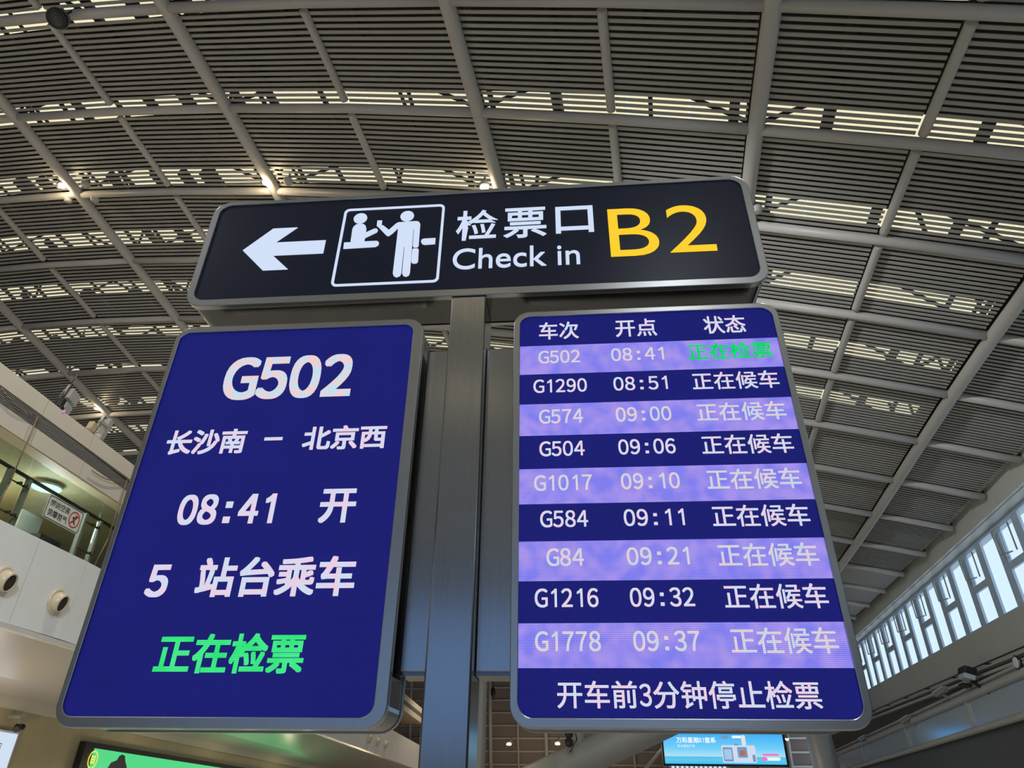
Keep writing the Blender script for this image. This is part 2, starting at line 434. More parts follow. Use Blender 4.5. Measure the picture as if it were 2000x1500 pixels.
def lay(text, off, half_w=0.5):
    V, F = lay_thin(text, half_w)
    if off <= 0: return V, F
    W, G = [], []
    for q in range(9):
        dx, dy = off * (q % 3 - 1), off * (q // 3 - 1)
        b = len(W); W += [(v[0] + dx, v[1] + dy) for v in V]; G += [tuple(i + b for i in f) for f in F]
    return W, G
def lay_thin(text, half_w):
    """lay a line out in em cells: CJK one cell, digits half a cell"""
    V, Fc, x = [], [], 0.0
    for ch in text:
        if ch == ' ': x += half_w; continue
        off = 0.0
        if ch in FULL: src, sx, wd = FULL[ch], 0.76, half_w
        elif ch == ':': src, sx, wd = ':', 1.0, half_w
        else: src, sx, wd = ch, 1.0, 1.0
        v, f = OWN[ch] if ch in OWN else glyph(src, off)
        if wd < 1 or ch == ':':
            lo = min(p[0] for p in v); hi = max(p[0] for p in v); c = (lo + hi) / 2
            v = [((p[0] - c) * sx + x + wd / 2, p[1]) for p in v]
        else: v = [(p[0] + x, p[1]) for p in v]
        b = len(V); V += v; Fc += [tuple(i + b for i in q) for q in f]; x += wd
    return V, Fc
def text_mesh(name, V, Fc, box, T, mat, parent, label=None, thick=0.0):
    """fit the laid-out line into box (x0, x1, z0, z1); T maps (x, z, depth) to the world"""
    x0, x1, z0, z1 = box
    lo = (min(v[0] for v in V), min(v[1] for v in V)); hi = (max(v[0] for v in V), max(v[1] for v in V))
    kx = (x1 - x0) / (hi[0] - lo[0]); kz = (z1 - z0) / (hi[1] - lo[1])
    pts = [T(x0 + (v[0] - lo[0]) * kx, z0 + (v[1] - lo[1]) * kz, 0) for v in V]
    me = bpy.data.meshes.new(name); me.from_pydata([tuple(p) for p in pts], [], Fc); me.materials.append(mat)
    o = bpy.data.objects.new(name, me); C.objects.link(o)
    if parent is not None:
        o.parent = parent; o.matrix_parent_inverse = Matrix.Translation(-world_loc(parent))
    if thick:
        s = o.modifiers.new('thickness', 'SOLIDIFY'); s.thickness = thick; s.offset = 0
    if label: o['label'] = label
    return o
def world_loc(o):
    return o.location if o.parent is None else world_loc(o.parent)
def sub(o, parent):
    """make o a sub-part of a part whose own origin sits at the world origin of its thing"""
    o.parent = parent; o.matrix_parent_inverse = Matrix.Identity(4); return o

# post with its two side brackets
post = thing('sign_post', 'tall brushed steel box post standing between the two blue departure screens', 'post', (-0.21, 0.11, 0))
m = MB(); m.box(-0.281, -0.140, 0.002, 0.205, 0.012, 3.403); m.build('column', STEEL_V, post, 0.006)
for x0, x1 in ((-0.377, -0.2815), (-0.1395, -0.0255)):
    m = MB(); m.box(x0, x1, 0.083, 0.20, 2.0, 3.198); br = m.build('bracket', STEEL_V, post, 0.004)
    m = MB(); m.box(x0 + 0.002, x1 - 0.002, 0.085, 0.215, 1.990, 2.0005); lo = m.build('dark_underside_plate', STEEL_P); lo.parent = br; lo.matrix_parent_inverse = Matrix.Identity(4)  # dark plate added so the bracket's underside looks shaded
m = MB(); m.box(-0.40, -0.02, -0.10, 0.31, 0.0, 0.012); m.build('base_plate', STEEL_H, post)

def cabinet(root, ox0, ox1, oz0, oz1, ix0, ix1, iz0, iz1, ro, ri, depth):
    """rounded housing with a steel bezel in front"""
    m = MB(); o = round_rect(ox0, ox1, oz0, oz1, ro, -0.005); i = round_rect(ix0, ix1, iz0, iz1, ri, -0.005)
    m.ring(o, i, (0, 0.030, 0)); m.build('bezel', STEEL_H, root, 0.003)
    g = 0.006
    m = MB(); m.prism(round_rect(ox0 + g, ox1 - g, oz0 + g, oz1 - g, ro - g, 0.0255), (0, depth - 0.03, 0))
    h = m.build('housing', STEEL_P, root)
    b = h.modifiers.new('bevel', 'BEVEL'); b.width = 0.006; b.segments = 2; b.limit_method = 'ANGLE'
    m = MB(); m.ring(round_rect(ox0 + .002, ox1 - .002, oz0 + .002, oz1 - .002, ro, depth - 0.0045), round_rect(ox0 + 0.03, ox1 - 0.03, oz0 + 0.03, oz1 - 0.03, ro - .01, depth - 0.0045), (0, 0.02, 0))
    m.build('rear_bezel', STEEL_H, root)

BLUE_A, BLUE_B = lin(21, 25, 114), lin(20, 24, 108)
LED_BLUE = led('led_blue', BLUE_A, BLUE_B, 0.28, 0.0062, 5)
LED_BAND = led('led_lavender', lin(165, 146, 235), lin(128, 126, 238), 0.34, 0.0055, 16)
LED_WHITE = led('led_white', lin(232, 206, 226), lin(205, 218, 240), 0.26, 0.0055, 24)
LED_PALE = led('led_pale', lin(224, 206, 208), lin(196, 212, 226), 0.30, 0.0055, 24)
LED_MOIRE = led('led_white_striped', lin(240, 205, 205), lin(190, 222, 240), 0.26, 0.0055, 30)
LED_GREEN = led('led_green', lin(48, 226, 118), lin(70, 232, 140), 0.36, 0.0055, 12)
LED_GREEN2 = led('led_bright_green', lin(0, 214, 84), lin(10, 225, 100), 0.25, 0.0055, 20)
FRONT = lambda x, z, d: Vector((x, 0.0035 - d, z))
FRONT2 = lambda x, z, d: Vector((x, 0.0028 - d, z))
def panel(root, name, x0, x1, z0, z1, r, mat, y=0.004):
    m = MB(); m.prism(round_rect(x0, x1, z0, z1, r, y), (0, 0.02, 0)); return m.build(name, mat, root)

def line(root, disp, s, box, mat, off, name='text_line', T=FRONT2):
    V, Fc = lay(s, off); o = text_mesh(name, V, Fc, box, T, mat, None)
    o.parent = disp; o.matrix_parent_inverse = Matrix.Identity(4)
    return o

# --- right departure screen
RS = thing('departure_screen', 'right blue LED departure screen listing nine trains in striped rows', 'screen', (0.479, 0.1, 1.843))
cabinet(RS, -0.025, 0.984, 1.841, 3.307, 0.0, 0.960, 1.868, 3.283, 0.062, 0.042, 0.20)
RD = panel(RS, 'display', -0.003, 0.963, 1.865, 3.286, 0.04, LED_BLUE)
ZT = 3.1484; RH = 0.12758
for k in range(0, 9, 2):
    m = MB(); m.face([(-0.0005, 0.0036, ZT - RH * (k + 1)), (0.9605, 0.0036, ZT - RH * (k + 1)), (0.9605, 0.0036, ZT - RH * k), (-0.0005, 0.0036, ZT - RH * k)])
    o = m.build('highlighted_row', LED_BAND); o.parent = RD; o.matrix_parent_inverse = Matrix.Identity(4)
for s, x0, x1 in (('车次', 0.073, 0.226), ('开点', 0.367, 0.523), ('状态', 0.700, 0.856)):
    line(RS, RD, s, (x0, x1, 3.176, 3.258), LED_WHITE, 0.014, 'heading')
trains = [('G502', '08:41'), ('G1290', '08:51'), ('G574', '09:00'), ('G504', '09:06'), ('G1017', '09:10'), ('G584', '09:11'), ('G84', '09:21'), ('G1216', '09:32'), ('G1778', '09:37')]
for k, (tn, tm) in enumerate(trains):
    zc = ZT - RH * (k + 0.5) + 0.0115
    band = k % 2 == 0; mat = LED_PALE if band else LED_WHITE
    wn = {3: 0.120, 4: 0.1575, 5: 0.1965}[len(tn)]
    line(RS, RD, tn, (0.148 - wn / 2, 0.148 + wn / 2, zc - 0.029, zc + 0.029), mat, 0.013, 'train_number')
    line(RS, RD, tm, (0.343, 0.538, zc - 0.029, zc + 0.029), mat, 0.013, 'departure_time')
    st = '正在检票' if k == 0 else '正在候车'
    line(RS, RD, st, (0.627, 0.933, zc - 0.0365, zc + 0.0375), LED_GREEN2 if k == 0 else mat, 0.016 if k == 0 else 0.011, 'status_text')
line(RS, RD, '开车前3分钟停止检票', (0.113, 0.854, 1.893, 1.966), LED_WHITE, 0.012, 'notice_text')

# --- left boarding screen
LS = thing('boarding_screen', 'left blue LED screen showing large white G502 and green status line', 'screen', (-0.888, 0.1, 1.836))
cabinet(LS, -1.399, -0.377, 1.832, 3.302, -1.381, -0.4235, 1.864, 3.268, 0.062, 0.042, 0.20) if False else cabinet(LS, -1.400, -0.382, 1.834, 3.296, -1.381, -0.4232, 1.866, 3.268, 0.066, 0.040, 0.20)
LD = panel(LS, 'display', -1.384, -0.420, 1.863, 3.271, 0.04, LED_BLUE)
line(LS, LD, 'G502', (-1.152, -0.642, 2.949, 3.143), LED_MOIRE, 0.028, 'train_number')
line(LS, LD, '长沙南', (-1.308, -1.006, 2.725, 2.826), LED_WHITE, 0.027, 'place_name')
line(LS, LD, '一', (-0.937, -0.868, 2.774, 2.787), LED_WHITE, 0.0, 'dash')
line(LS, LD, '北京西', (-0.791, -0.483, 2.731, 2.828), LED_WHITE, 0.027, 'place_name')
line(LS, LD, '08:41', (-1.190, -0.845, 2.458, 2.569), LED_WHITE, 0.027, 'departure_time')
line(LS, LD, '开', (-0.686, -0.560, 2.457, 2.580), LED_WHITE, 0.027, 'text_line')
line(LS, LD, '5', (-1.230, -1.156, 2.215, 2.322), LED_WHITE, 0.028, 'platform_number')
line(LS, LD, '站台乘车', (-1.060, -0.530, 2.214, 2.344), LED_WHITE, 0.027, 'text_line')
line(LS, LD, '正在检票', (-1.131, -0.658, 1.985, 2.102), LED_GREEN, 0.027, 'status_text')

# --- check-in sign on top
TS = thing('direction_sign', 'long black lit sign with left arrow, Check in and yellow B2, crowning the steel post', 'sign', (-0.21, 0.1, 3.404))
cabinet(TS, -1.415, 0.987, 3.404, 4.006, -1.384, 0.955, 3.438, 3.986, 0.075, 0.05, 0.20)
FACE = paint('navy_black_acrylic', lin(18, 24, 44), 0.30, var=0.02, spec=0.3)
FACE.node_tree.nodes['Principled BSDF'].inputs['Emission Color'].default_value = (0.25, 0.42, 1.0, 1); FACE.node_tree.nodes['Principled BSDF'].inputs['Emission Strength'].default_value = 0.010
face = panel(TS, 'face_panel', -1.387, 0.958, 3.435, 3.989, 0.048, FACE)
SIGN_W = glow('lit_white_acrylic', lin(208, 222, 247), 1.0); SIGN_Y = glow('lit_yellow_acrylic', lin(252, 207, 36), 1.0)
def lift(pts, mat, name, dp=0.004):
    m = MB(); m.prism([Vector((p[0], 0.0045, p[1])) for p in pts], (0, -dp, 0)); o = m.build(name, mat)
    o.parent = face; o.matrix_parent_inverse = Matrix.Identity(4); return o
lift([(-1.226, 3.710), (-1.111, 3.832), (-1.000, 3.832), (-1.086, 3.747), (-0.858, 3.747), (-0.858, 3.672), (-1.082, 3.672), (-1.000, 3.590), (-1.111, 3.590)], SIGN_W, 'arrow')
def pix(pts):                                    # pictogram outline, crop units -> sign plane
    r = []
    for x, y in pts:
        p = at(640 + x / 7.896, 380 + y / 7.896); r.append((p.x, p.z))
    return r
m = MB(); m.ring(round_rect(-0.797, -0.340, 3.484, 3.930, 0.024, 0.0045), round_rect(-0.786, -0.351, 3.495, 3.919, 0.015, 0.0045), (0, -0.004, 0))
o = m.build('pictogram_border', SIGN_W); o.parent = face; o.matrix_parent_inverse = Matrix.Identity(4)
def ell(px, py, r):
    p = at(640 + px / 7.896, 380 + py / 7.896); return [(p.x + r * math.cos(k * math.pi / 14), p.z + r * math.sin(k * math.pi / 14)) for k in range(28)]
lift(ell(503, 362, 0.0305), SIGN_W, 'seated_head'); lift(ell(1225, 327, 0.0305), SIGN_W, 'standing_head')
lift(pix([(352, 722), (380, 530), (398, 492), (440, 457), (500, 445), (550, 450), (583, 476), (594, 520), (585, 582), (722, 521), (757, 521), (773, 545), (758, 576), (572, 665), (562, 716)]), SIGN_W, 'seated_body')
lift(pix([(252, 737), (738, 711), (770, 714), (790, 738), (778, 776), (735, 801), (240, 831)]), SIGN_W, 'desk')
lift(pix([(1662, 666), (1654, 757), (1492, 769), (1455, 756), (1437, 722), (1448, 690), (1485, 676)]), SIGN_W, 'desk')
lift(pix([(765, 398), (838, 395), (829, 468), (858, 473), (943, 541), (1056, 442), (1090, 425), (1240, 413), (1370, 406), (1408, 417), (1426, 450), (1400, 785), (1382, 808), (1330, 813), (1311, 790), (1331, 522),
          (1322, 522), (1266, 1195), (1250, 1240), (1205, 1262), (1162, 1246), (1146, 1210), (1184, 797), (1174, 797), (1131, 1212), (1112, 1250), (1060, 1271), (1015, 1251), (1003, 1212), (1085, 522), (1076, 519), (1000, 592), (937, 636), (905, 626), (777, 492), (756, 480)]), SIGN_W, 'standing_body')
lift(pix([(1318, 830), (1385, 827), (1402, 842), (1391, 1028), (1370, 1052), (1325, 1060), (1292, 1046), (1287, 1020), (1304, 845)]), SIGN_W, 'bag')
def sign_text(s, box, mat, off, name, cjk=True):
    V, Fc = glyph(s, off)
    o = text_mesh(name, V, Fc, box, lambda x, z, d: Vector((x, 0.002, z)), mat, None, thick=0.0035)
    o.parent = face; o.matrix_parent_inverse = Matrix.Identity(4)
sign_text('检', (-0.282, -0.101, 3.707, 3.882), SIGN_W, 0.010, 'lettering'); sign_text('票', (-0.075, 0.110, 3.708, 3.882), SIGN_W, 0.010, 'lettering'); sign_text('口', (0.150, 0.312, 3.722, 3.876), SIGN_W, 0.014, 'lettering')
sign_text('Check in', (-0.287, 0.246, 3.546, 3.660), SIGN_W, 0.004, 'lettering', False)
sign_text('B', (0.374, 0.577, 3.579, 3.846), SIGN_Y, -0.004, 'lettering', False); sign_text('2', (0.617, 0.806, 3.587, 3.848), SIGN_Y, -0.004, 'lettering', False)

# ------------------------------------------------------------------ left mezzanine building
def zl(a): return -max(0.0, a - 13.0) * 0.035
LF = lambda a, d, z: LW(a, d, z + zl(a))
def run(mb, a0, a1, d0, d1, z0, z1, step=4.0):
    a = a0
    while a < a1 - 1e-6:
        b = min(a + step, a1); mb.fbox(LF, a, b, d0, d1, z0, z1); a = b
wl = thing('wall_left', None, None, LW(12, 9, 3.9), kind='structure')
A0, A1 = -14.0, 52.0
m = MB(); a = A0
while a < A1:
    m.fbox(LF, a, a + 1.385, 9.0, 9.12, 3.93, 5.37); a += 1.40
m.build('parapet_panel', WHITE, wl)
m = MB(); run(m, A0, A1, 9.04, 9.2, 3.94, 5.34); m.build('panel_joint', SEAM, wl)
m = MB(); run(m, A0, A1, 9.2, 13.2, 5.1, 5.3); m.build('mezzanine_slab', GREY, wl)
m = MB(); run(m, A0, A1, 8.96, 9.12, 3.85, 3.925); tag(m.build('edge_trim', paint('satin_white_trim', (0.85, 0.84, 0.84, 1), 0.2, metal=0.3), wl), label='bright metal edge trim')
m = MB(); a = A0
while a < A1:                                   # sloping aluminium soffit, in wide sheets
    b = a + 2.8
    m.face([LF(a, 9.02, 3.87), LF(b, 9.02, 3.87), LF(b, 10.4, 3.40), LF(a, 10.4, 3.40)]); m.face([LF(a, 10.4, 3.40), LF(b, 10.4, 3.40), LF(b, 11.4, 3.28), LF(a, 11.4, 3.28)]); a += 2.8
m.build('soffit', SOFFIT, wl)
m = MB(); run(m, A0, A1, 9.1, 11.5, 4.0, 4.05); m.build('soffit_backing', SEAM, wl)
m = MB(); run(m, A0, A1, 11.38, 11.5, 3.06, 3.30); m.build('cornice', CREAM, wl)
# lower wall with tall tiles
TILE = paint('yellow_beige_tile', (0.55, 0.47, 0.29, 1), 0.35, var=0.08, scale=1.5)
m = MB(); a = A0
while a < A1:
    m.fbox(LF, a, a + 0.835, 11.5, 11.6, -0.0 - zl(a) * 0, 3.08); a += 0.84
m.build('tile_wall', TILE, wl)
m = MB(); run(m, A0, A1, 11.56, 11.9, 0.0, 4.9); m.build('wall_core', SEAM, wl)
# fascia over the mezzanine
def fascia(z0, z1, d=8.98):
    m = MB(); a = A0 + 0.25
    while a < A1:
        m.fbox(LF, a, a + 1.39, d, d + 0.1, z0, z1); a += 1.405
    return m
fascia(7.285, 7.60).build('upper_fascia', CREAM, wl); fascia(6.71, 7.015).build('lower_fascia', CREAM, wl)
m = MB(); run(m, A0, A1, 9.10, 9.3, 6.72, 7.58); m.build('fascia_core', DARK, wl)
m = MB()
for k in range(9): run(m, A0, A1, 8.99, 9.06, 7.03 + k * 0.029, 7.039 + k * 0.029, 8)
m.build('linear_grille', GREY, wl)
m = MB(); run(m, A0, A1, 9.3, 9.32, 6.75, 7.6); run(m, A0, A1, 9.0, 13.3, 7.58, 7.62); m.build('mezzanine_roof', CREAM, wl)
m = MB(); run(m, A0, A1, 9.0, 13.2, 6.70, 6.73); m.build('mezzanine_ceiling', BEIGE, wl)
m = MB(); a = A0
while a < A1: m.fbox(LF, a, a + 1.19, 13.2, 13.3, 5.2, 6.8); a += 1.2
m.build('mezzanine_back_wall', BEIGE, wl)

# balustrade: glass panes, posts, clamps, rail
gb = thing('glass_balustrade', 'clear glass balustrade with dark handrail along the left mezzanine edge', 'balustrade', LW(12, 9.1, 5.37))
edges = [5.8, 8.1, 10.40, 12.57, 14.8]
while edges[-1] < 44: edges.append(edges[-1] + 2.3)
for a, b in zip(edges, edges[1:]):
    m = MB(); m.fbox(LF, a + 0.012, b - 0.012, 9.045, 9.06, 5.38, 6.57); m.build('glass_pane', GREENGLASS, gb)
m = MB(); m.tube([LF(a, 9.16, 6.28) for a in (5.8, 9, 13, 20, 30, 44)], 0.033, 10); m.build('handrail', DARK, gb)
for k, e in enumerate(edges[1:-1]):
    for da in (-0.26, 0.22):
        m = MB(); m.fbox(LF, e + da - 0.035, e + da + 0.035, 9.12, 9.20, 5.37, 6.26); m.build('baluster', GREY, gb)
    for z in (5.56, 6.08):
        m = MB(); m.tube([LF(e - 0.26, 9.10, z), LF(e + 0.22, 9.10, z)], 0.012, 6)
        for da in (-0.07, 0.07): m.lathe(LF(e + da, 9.045, z), LW.n, [(0.024, -0.02), (0.024, 0.06)], 10)
        m.build('clamp', DARK, gb)

# no-climbing notice, seen from behind so it reads mirrored
NB = thing('safety_notice', 'white notice with red prohibition ring, read mirrored through the balcony glass', 'notice', LW(11.59, 9.1, 5.97))
LT = lambda d0: (lambda x, z, d: LF(x, d0, z))
def lrr(a0, a1, z0, z1, r, d): return [LF(p.x, d, p.z) for p in round_rect(a0, a1, z0, z1, r, 0)]
BOARD = paint('pale_notice_board', (0.66, 0.68, 0.60, 1), 0.5); INK = paint('dark_blue_ink', (0.02, 0.02, 0.06, 1), 0.6); RED = paint('red_print', (0.50, 0.06, 0.05, 1), 0.6)
m = MB(); m.prism(lrr(11.07, 12.10, 5.75, 6.18, 0.06, 9.040), LW.n * -0.006); m.build('board', BOARD, NB)
m = MB(); m.ring(lrr(11.08, 12.09, 5.76, 6.17, 0.055, 9.0338), lrr(11.095, 12.075, 5.775, 6.155, 0.045, 9.0338), LW.n * -0.002); m.build('border', INK, NB)
def mirrored(s, a0, a1, z0, z1):
    V, Fc = lay(s, 0.012); mx = max(v[0] for v in V); V = [(mx - v[0], v[1]) for v in V]
    text_mesh('notice_text', V, Fc, (a0, a1, z0, z1), LT(9.033), INK, NB)
mirrored('高空抛物', 11.15, 11.70, 5.995, 6.12); mirrored('严禁攀爬', 11.15, 11.70, 5.815, 5.945)
cx, cz = 11.88, 5.965
m = MB(); R1 = [LF(cx + 0.155 * math.cos(t * math.pi / 16), 9.033, cz + 0.155 * math.sin(t * math.pi / 16)) for t in range(32)]; R0 = [LF(cx + 0.128 * math.cos(t * math.pi / 16), 9.033, cz + 0.128 * math.sin(t * math.pi / 16)) for t in range(32)]
m.ring(R1, R0, LW.n * -0.002); m.prism([LF(cx - 0.10, 9.033, cz - 0.08), LF(cx - 0.08, 9.033, cz - 0.10), LF(cx + 0.10, 9.033, cz + 0.08), LF(cx + 0.08, 9.033, cz + 0.10)], LW.n * -0.002); m.build('prohibition_ring', RED, NB)
m = MB()
m.prism([LF(cx + 0.03 + 0.026 * math.cos(t * math.pi / 6), 9.0332, cz + 0.07 + 0.026 * math.sin(t * math.pi / 6)) for t in range(12)], LW.n * -0.001)
m.prism([LF(cx + q[0], 9.0332, cz + q[1]) for q in ((-0.02, 0.05), (0.03, 0.04), (0.07, 0.07), (0.075, 0.05), (0.03, 0.0), (0.02, -0.03), (0.06, -0.07), (0.04, -0.10), (-0.0, -0.05), (-0.05, -0.08), (-0.06, -0.06), (-0.02, -0.01), (-0.06, 0.02), (-0.05, 0.05))], LW.n * -0.001)
m.build('climbing_figure', INK, NB)

# bent brown rods in front of the fascia
BROWN = paint('brown_rod', (0.20, 0.14, 0.08, 1), 0.5)
for (pa, pz0, pz1, ea, ez, lab) in ((9.98, 5.39, 7.20, 9.05, 7.22, 'thin brown bent rod at left picture edge, hooking over the striped grille'), (12.87, 5.36, 7.20, 11.74, 6.93, 'thin brown bent rod beside the left screen, its arm ending over the balcony lamp')):
    t = thing('bent_rod', lab, 'rod', LF(pa, 9.23, 5.36), group='bent rods on the balcony')
    m = MB(); m.tube([LF(pa, 8.93, 5.9), LF(pa, 8.93, pz1)], 0.012, 6); m.build('upright', BROWN, t)
    m = MB(); m.tube([LF(pa + (ea - pa) * q, 8.93, pz1 + (ez - pz1) * q - 0.10 * math.sin(q * math.pi)) for q in (0, .2, .4, .6, .8, 1)], 0.010, 6); m.build('arm', BROWN, t)
    m = MB(); m.tube([LF(pa, 8.93, 5.9), LF(pa, 9.03, 5.37)], 0.012, 6); m.build('foot', BROWN, t)

# round ceiling lamp and warm downlight on the mezzanine
LAMPG = glow('cool_lamp_glow', lin(200, 245, 255), 2.2); WARMG = glow('warm_lamp_glow', (1.0, 0.86, 0.50, 1), 14.0)
p = LF(11.78, 9.75, 6.69)
t = thing('disc_lamp', 'glowing bluish round ceiling lamp above the mirrored notice', 'lamp', p)
m = MB(); m.lathe(p, (0, 0, -1), [(0.10, -0.01), (0.12, 0.03), (0.26, 0.06), (0.27, 0.10)], 28); m.build('housing', WHITE, t)
m = MB(); m.lathe(p, (0, 0, -1), [(0.255, 0.10), (0.25, 0.125), (0.10, 0.135)], 28); m.build('diffuser', LAMPG, t)
pl = bpy.data.lights.new('disc_lamp_light', 'POINT'); pl.energy = 35; pl.color = (0.82, 0.95, 1.0); pl.shadow_soft_size = 0.25
po = bpy.data.objects.new('disc_lamp_light', pl); C.objects.link(po); po.location = p + Vector((0, 0, -0.45)); po.parent = t; po.matrix_parent_inverse = Matrix.Translation(-p)
p = LF(11.5, 11.3, 6.69)
t = thing('downlight', 'small warm downlight glowing behind glass left of the mirrored notice', 'lamp', p)
m = MB(); m.lathe(p, (0, 0, -1), [(0.14, -0.01), (0.14, 0.02), (0.12, 0.03)], 20); m.build('trim_ring', WHITE, t)
m = MB(); m.lathe(p, (0, 0, -1), [(0.10, 0.025), (0.095, 0.04)], 20); m.build('lens', WARMG, t)
pl = bpy.data.lights.new('downlight_light', 'POINT'); pl.energy = 60; pl.color = (1.0, 0.86, 0.55); pl.shadow_soft_size = 0.2
po = bpy.data.objects.new('downlight_light', pl); C.objects.link(po); po.location = p + Vector((0, 0, -0.3)); po.parent = t; po.matrix_parent_inverse = Matrix.Translation(-p)
# chair behind the glass
p = LF(12.45, 10.1, 5.3)
t = thing('chair', 'dark chair standing behind the balcony glass beside the left screen', 'chair', p)
m = MB(); m.fbox(LF, 12.15, 12.75, 9.8, 10.4, 5.72, 5.80); m.build('seat', DARK, t); m = MB(); m.fbox(LF, 12.15, 12.75, 10.36, 10.44, 5.85, 6.30); m.build('backrest', GREY, t)
for q in (12.18, 12.70):
    for d in (9.84, 10.36):
        m = MB(); m.fbox(LF, q, q + 0.04, d, d + 0.04, 5.30, 5.72 if d < 10 else 5.86); m.build('leg', DARK, t)

# jet nozzles in the white parapet
NOZ = paint('cream_nozzle', (0.62, 0.54, 0.40, 1), 0.3); HOLE = paint('dark_nozzle_throat', (0.05, 0.045, 0.04, 1), 0.6)
def nozzle(a, z, label):
    z += 0.0; p = LW(a, 9.0, z); t = thing('air_nozzle', label, 'air nozzle', p, group='round air nozzles in the white parapet')
    ax = (-LW.n + Vector((0, 0, -0.30)) + LW.a * 0.15).normalized()
    m = MB(); m.lathe(p, -LW.n, [(0.225, 0.0), (0.23, 0.02), (0.205, 0.04), (0.17, 0.03)], 32); m.build('flange', NOZ, t)
    m = MB(); m.lathe(p + ax * -0.02, ax, [(0.178, 0.0), (0.182, 0.06), (0.172, 0.12), (0.150, 0.165), (0.136, 0.165), (0.130, 0.10), (0.125, 0.08)], 32); m.build('ball', NOZ, t)
    m = MB(); m.lathe(p + ax * -0.02, ax, [(0.131, 0.085), (0.129, 0.145), (0.001, 0.10)], 24); m.build('throat', HOLE, t)
nozzle(10.72, 4.52, 'cream round air nozzle in white parapet, cut by the left picture edge')
nozzle(12.12, 4.50, 'cream round air nozzle in white parapet, next to the left screen frame')
for a, n in ((36.8, 'farthest left'), (38.7, 'middle'), (40.6, 'rightmost')):
    nozzle(a, 3.62 - 0.03 * (a - 36.8) / 1.9, 'small distant air nozzle left of the steel post, %s of three' % n)

# equipment standing on the mezzanine roof edge
LGREY = paint('light_grey_casing', (0.30, 0.30, 0.295, 1), 0.5)
p = LF(10.45, 9.1, 7.60)
t = thing('stage_camera', 'grey boxed camera on a slanted black mast, rising above the left fascia', 'camera', p)
up = (Vector((0, 0, 1)) + LW.a * 0.25).normalized(); sd = LW.a.cross(LW.n).cross(up).normalized(); sd = (LW.a - up * LW.a.dot(up)).normalized(); dn = up.cross(sd)
m = MB(); m.tube([p + Vector((0, 0, 0.0)), p + up * 0.62], 0.035, 8); m.tube([p + up * 0.55, p + up * 0.95], 0.010, 6); m.build('mast', DARK, t)
m = MB(); m.obox(p + up * 0.44 + sd * 0.16, sd, dn, up, 0.13, 0.10, 0.12); m.build('upper_case', LGREY, t, 0.01)
m = MB(); m.obox(p + up * 0.16 + sd * 0.17, sd, dn, up, 0.10, 0.10, 0.09); m.build('lower_case', LGREY, t, 0.01)
m = MB(); m.obox(p + up * 0.16 + sd * 0.04, sd, dn, up, 0.06, 0.08, 0.10); m.lathe(p + up * 0.05 + sd * 0.04, -LW.n, [(0.05, 0), (0.05, 0.12)], 12); m.build('lens_block', DARK, t, 0.01)
m = MB(); m.sphere(p + up * 0.03 + sd * 0.10 - LW.n * 0.12, 0.028); m.build('indicator_light', glow('pink_indicator', lin(220, 120, 210), 1.0), t)
p = LF(11.62, 9.1, 7.60)
t = thing('loudspeaker', 'slim grey column loudspeaker on a mast beside the left screen, above the fascia', 'loudspeaker', p)
m = MB(); m.tube([p, p + up * 0.62], 0.028, 8); m.fbox(LF, 11.60, 11.86, 9.0, 9.06, 7.93, 7.98); m.build('mast', GREY, t)
m = MB(); m.obox(p + up * 0.36 + sd * 0.20, sd, dn, up, 0.065, 0.07, 0.26); m.build('column_case', LGREY, t, 0.01)
m = MB(); m.lathe(p + up * -0.0 + sd * 0.14, up, [(0.09, 0.0), (0.10, 0.02), (0.10, 0.13), (0.08, 0.15)], 16); m.build('drum', LGREY, t)
m = MB(); m.obox(p + up * 0.16 - sd * 0.12, sd, dn, up, 0.075, 0.06, 0.09); m.build('side_box', paint('tan_casing', (0.42, 0.35, 0.23, 1), 0.5), t, 0.008)

# billboards and camera under the mezzanine
gbz = thing('green_billboard', 'lit green advertising panel in black frame below the left screen', 'billboard', LW(27, 11.35, 0.9))
GA = WallFrame(math.radians(-1.56), -1)
m = MB(); m.fbox(LF, 17.95, 36.0, 11.32, 11.48, -0.8 + 1.3, 2.70); m.build('case', DARK, gbz)
GREENLIT = glow('lit_green_poster', lin(76, 214, 132), 1.0)
m = MB(); m.fbox(LF, 18.35, 35.6, 11.30, 11.322, 0.6, 2.58); m.build('poster', GREENLIT, gbz)
EMB = glow('lit_yellow_emblem', lin(232, 232, 96), 1.0)
ea, ez = GA.at(181, 1484, 11.3); ez -= zl(ea)
def circ(r, d, sx=1.0): return [LF(ea + r * sx * math.cos(k * math.pi / 14), d, ez + r * math.sin(k * math.pi / 14)) for k in range(28)]
m = MB(); m.ring(circ(0.20, 11.298), circ(0.165, 11.298), LW.n * -0.004)
for q in (-0.055, 0.005, 0.065): m.fbox(LF, ea - 0.075, ea + 0.075, 11.290, 11.298, ez + q - 0.02, ez + q + 0.02)
m.fbox(LF, ea - 0.085, ea - 0.06, 11.290, 11.298, ez - 0.09, ez + 0.10); m.fbox(LF, ea + 0.06, ea + 0.085, 11.290, 11.298, ez - 0.09, ez + 0.10); m.build('emblem', EMB, gbz)
ha, hz = GA.at(232, 1500, 11.3); hz -= zl(ha)
m = MB(); m.prism([LF(ha + q[0], 11.298, hz + q[1]) for q in ((-0.62, -0.6), (-0.60, -0.15), (-0.42, 0.10), (-0.20, 0.16), (-0.12, 0.27), (0.0, 0.31), (0.14, 0.28), (0.20, 0.18), (0.36, 0.04), (0.44, -0.2), (0.44, -0.6))], LW.n * -0.004)
m.build('printed_hair', glow('printed_dark_hair', lin(22, 22, 26), 1.0), gbz)
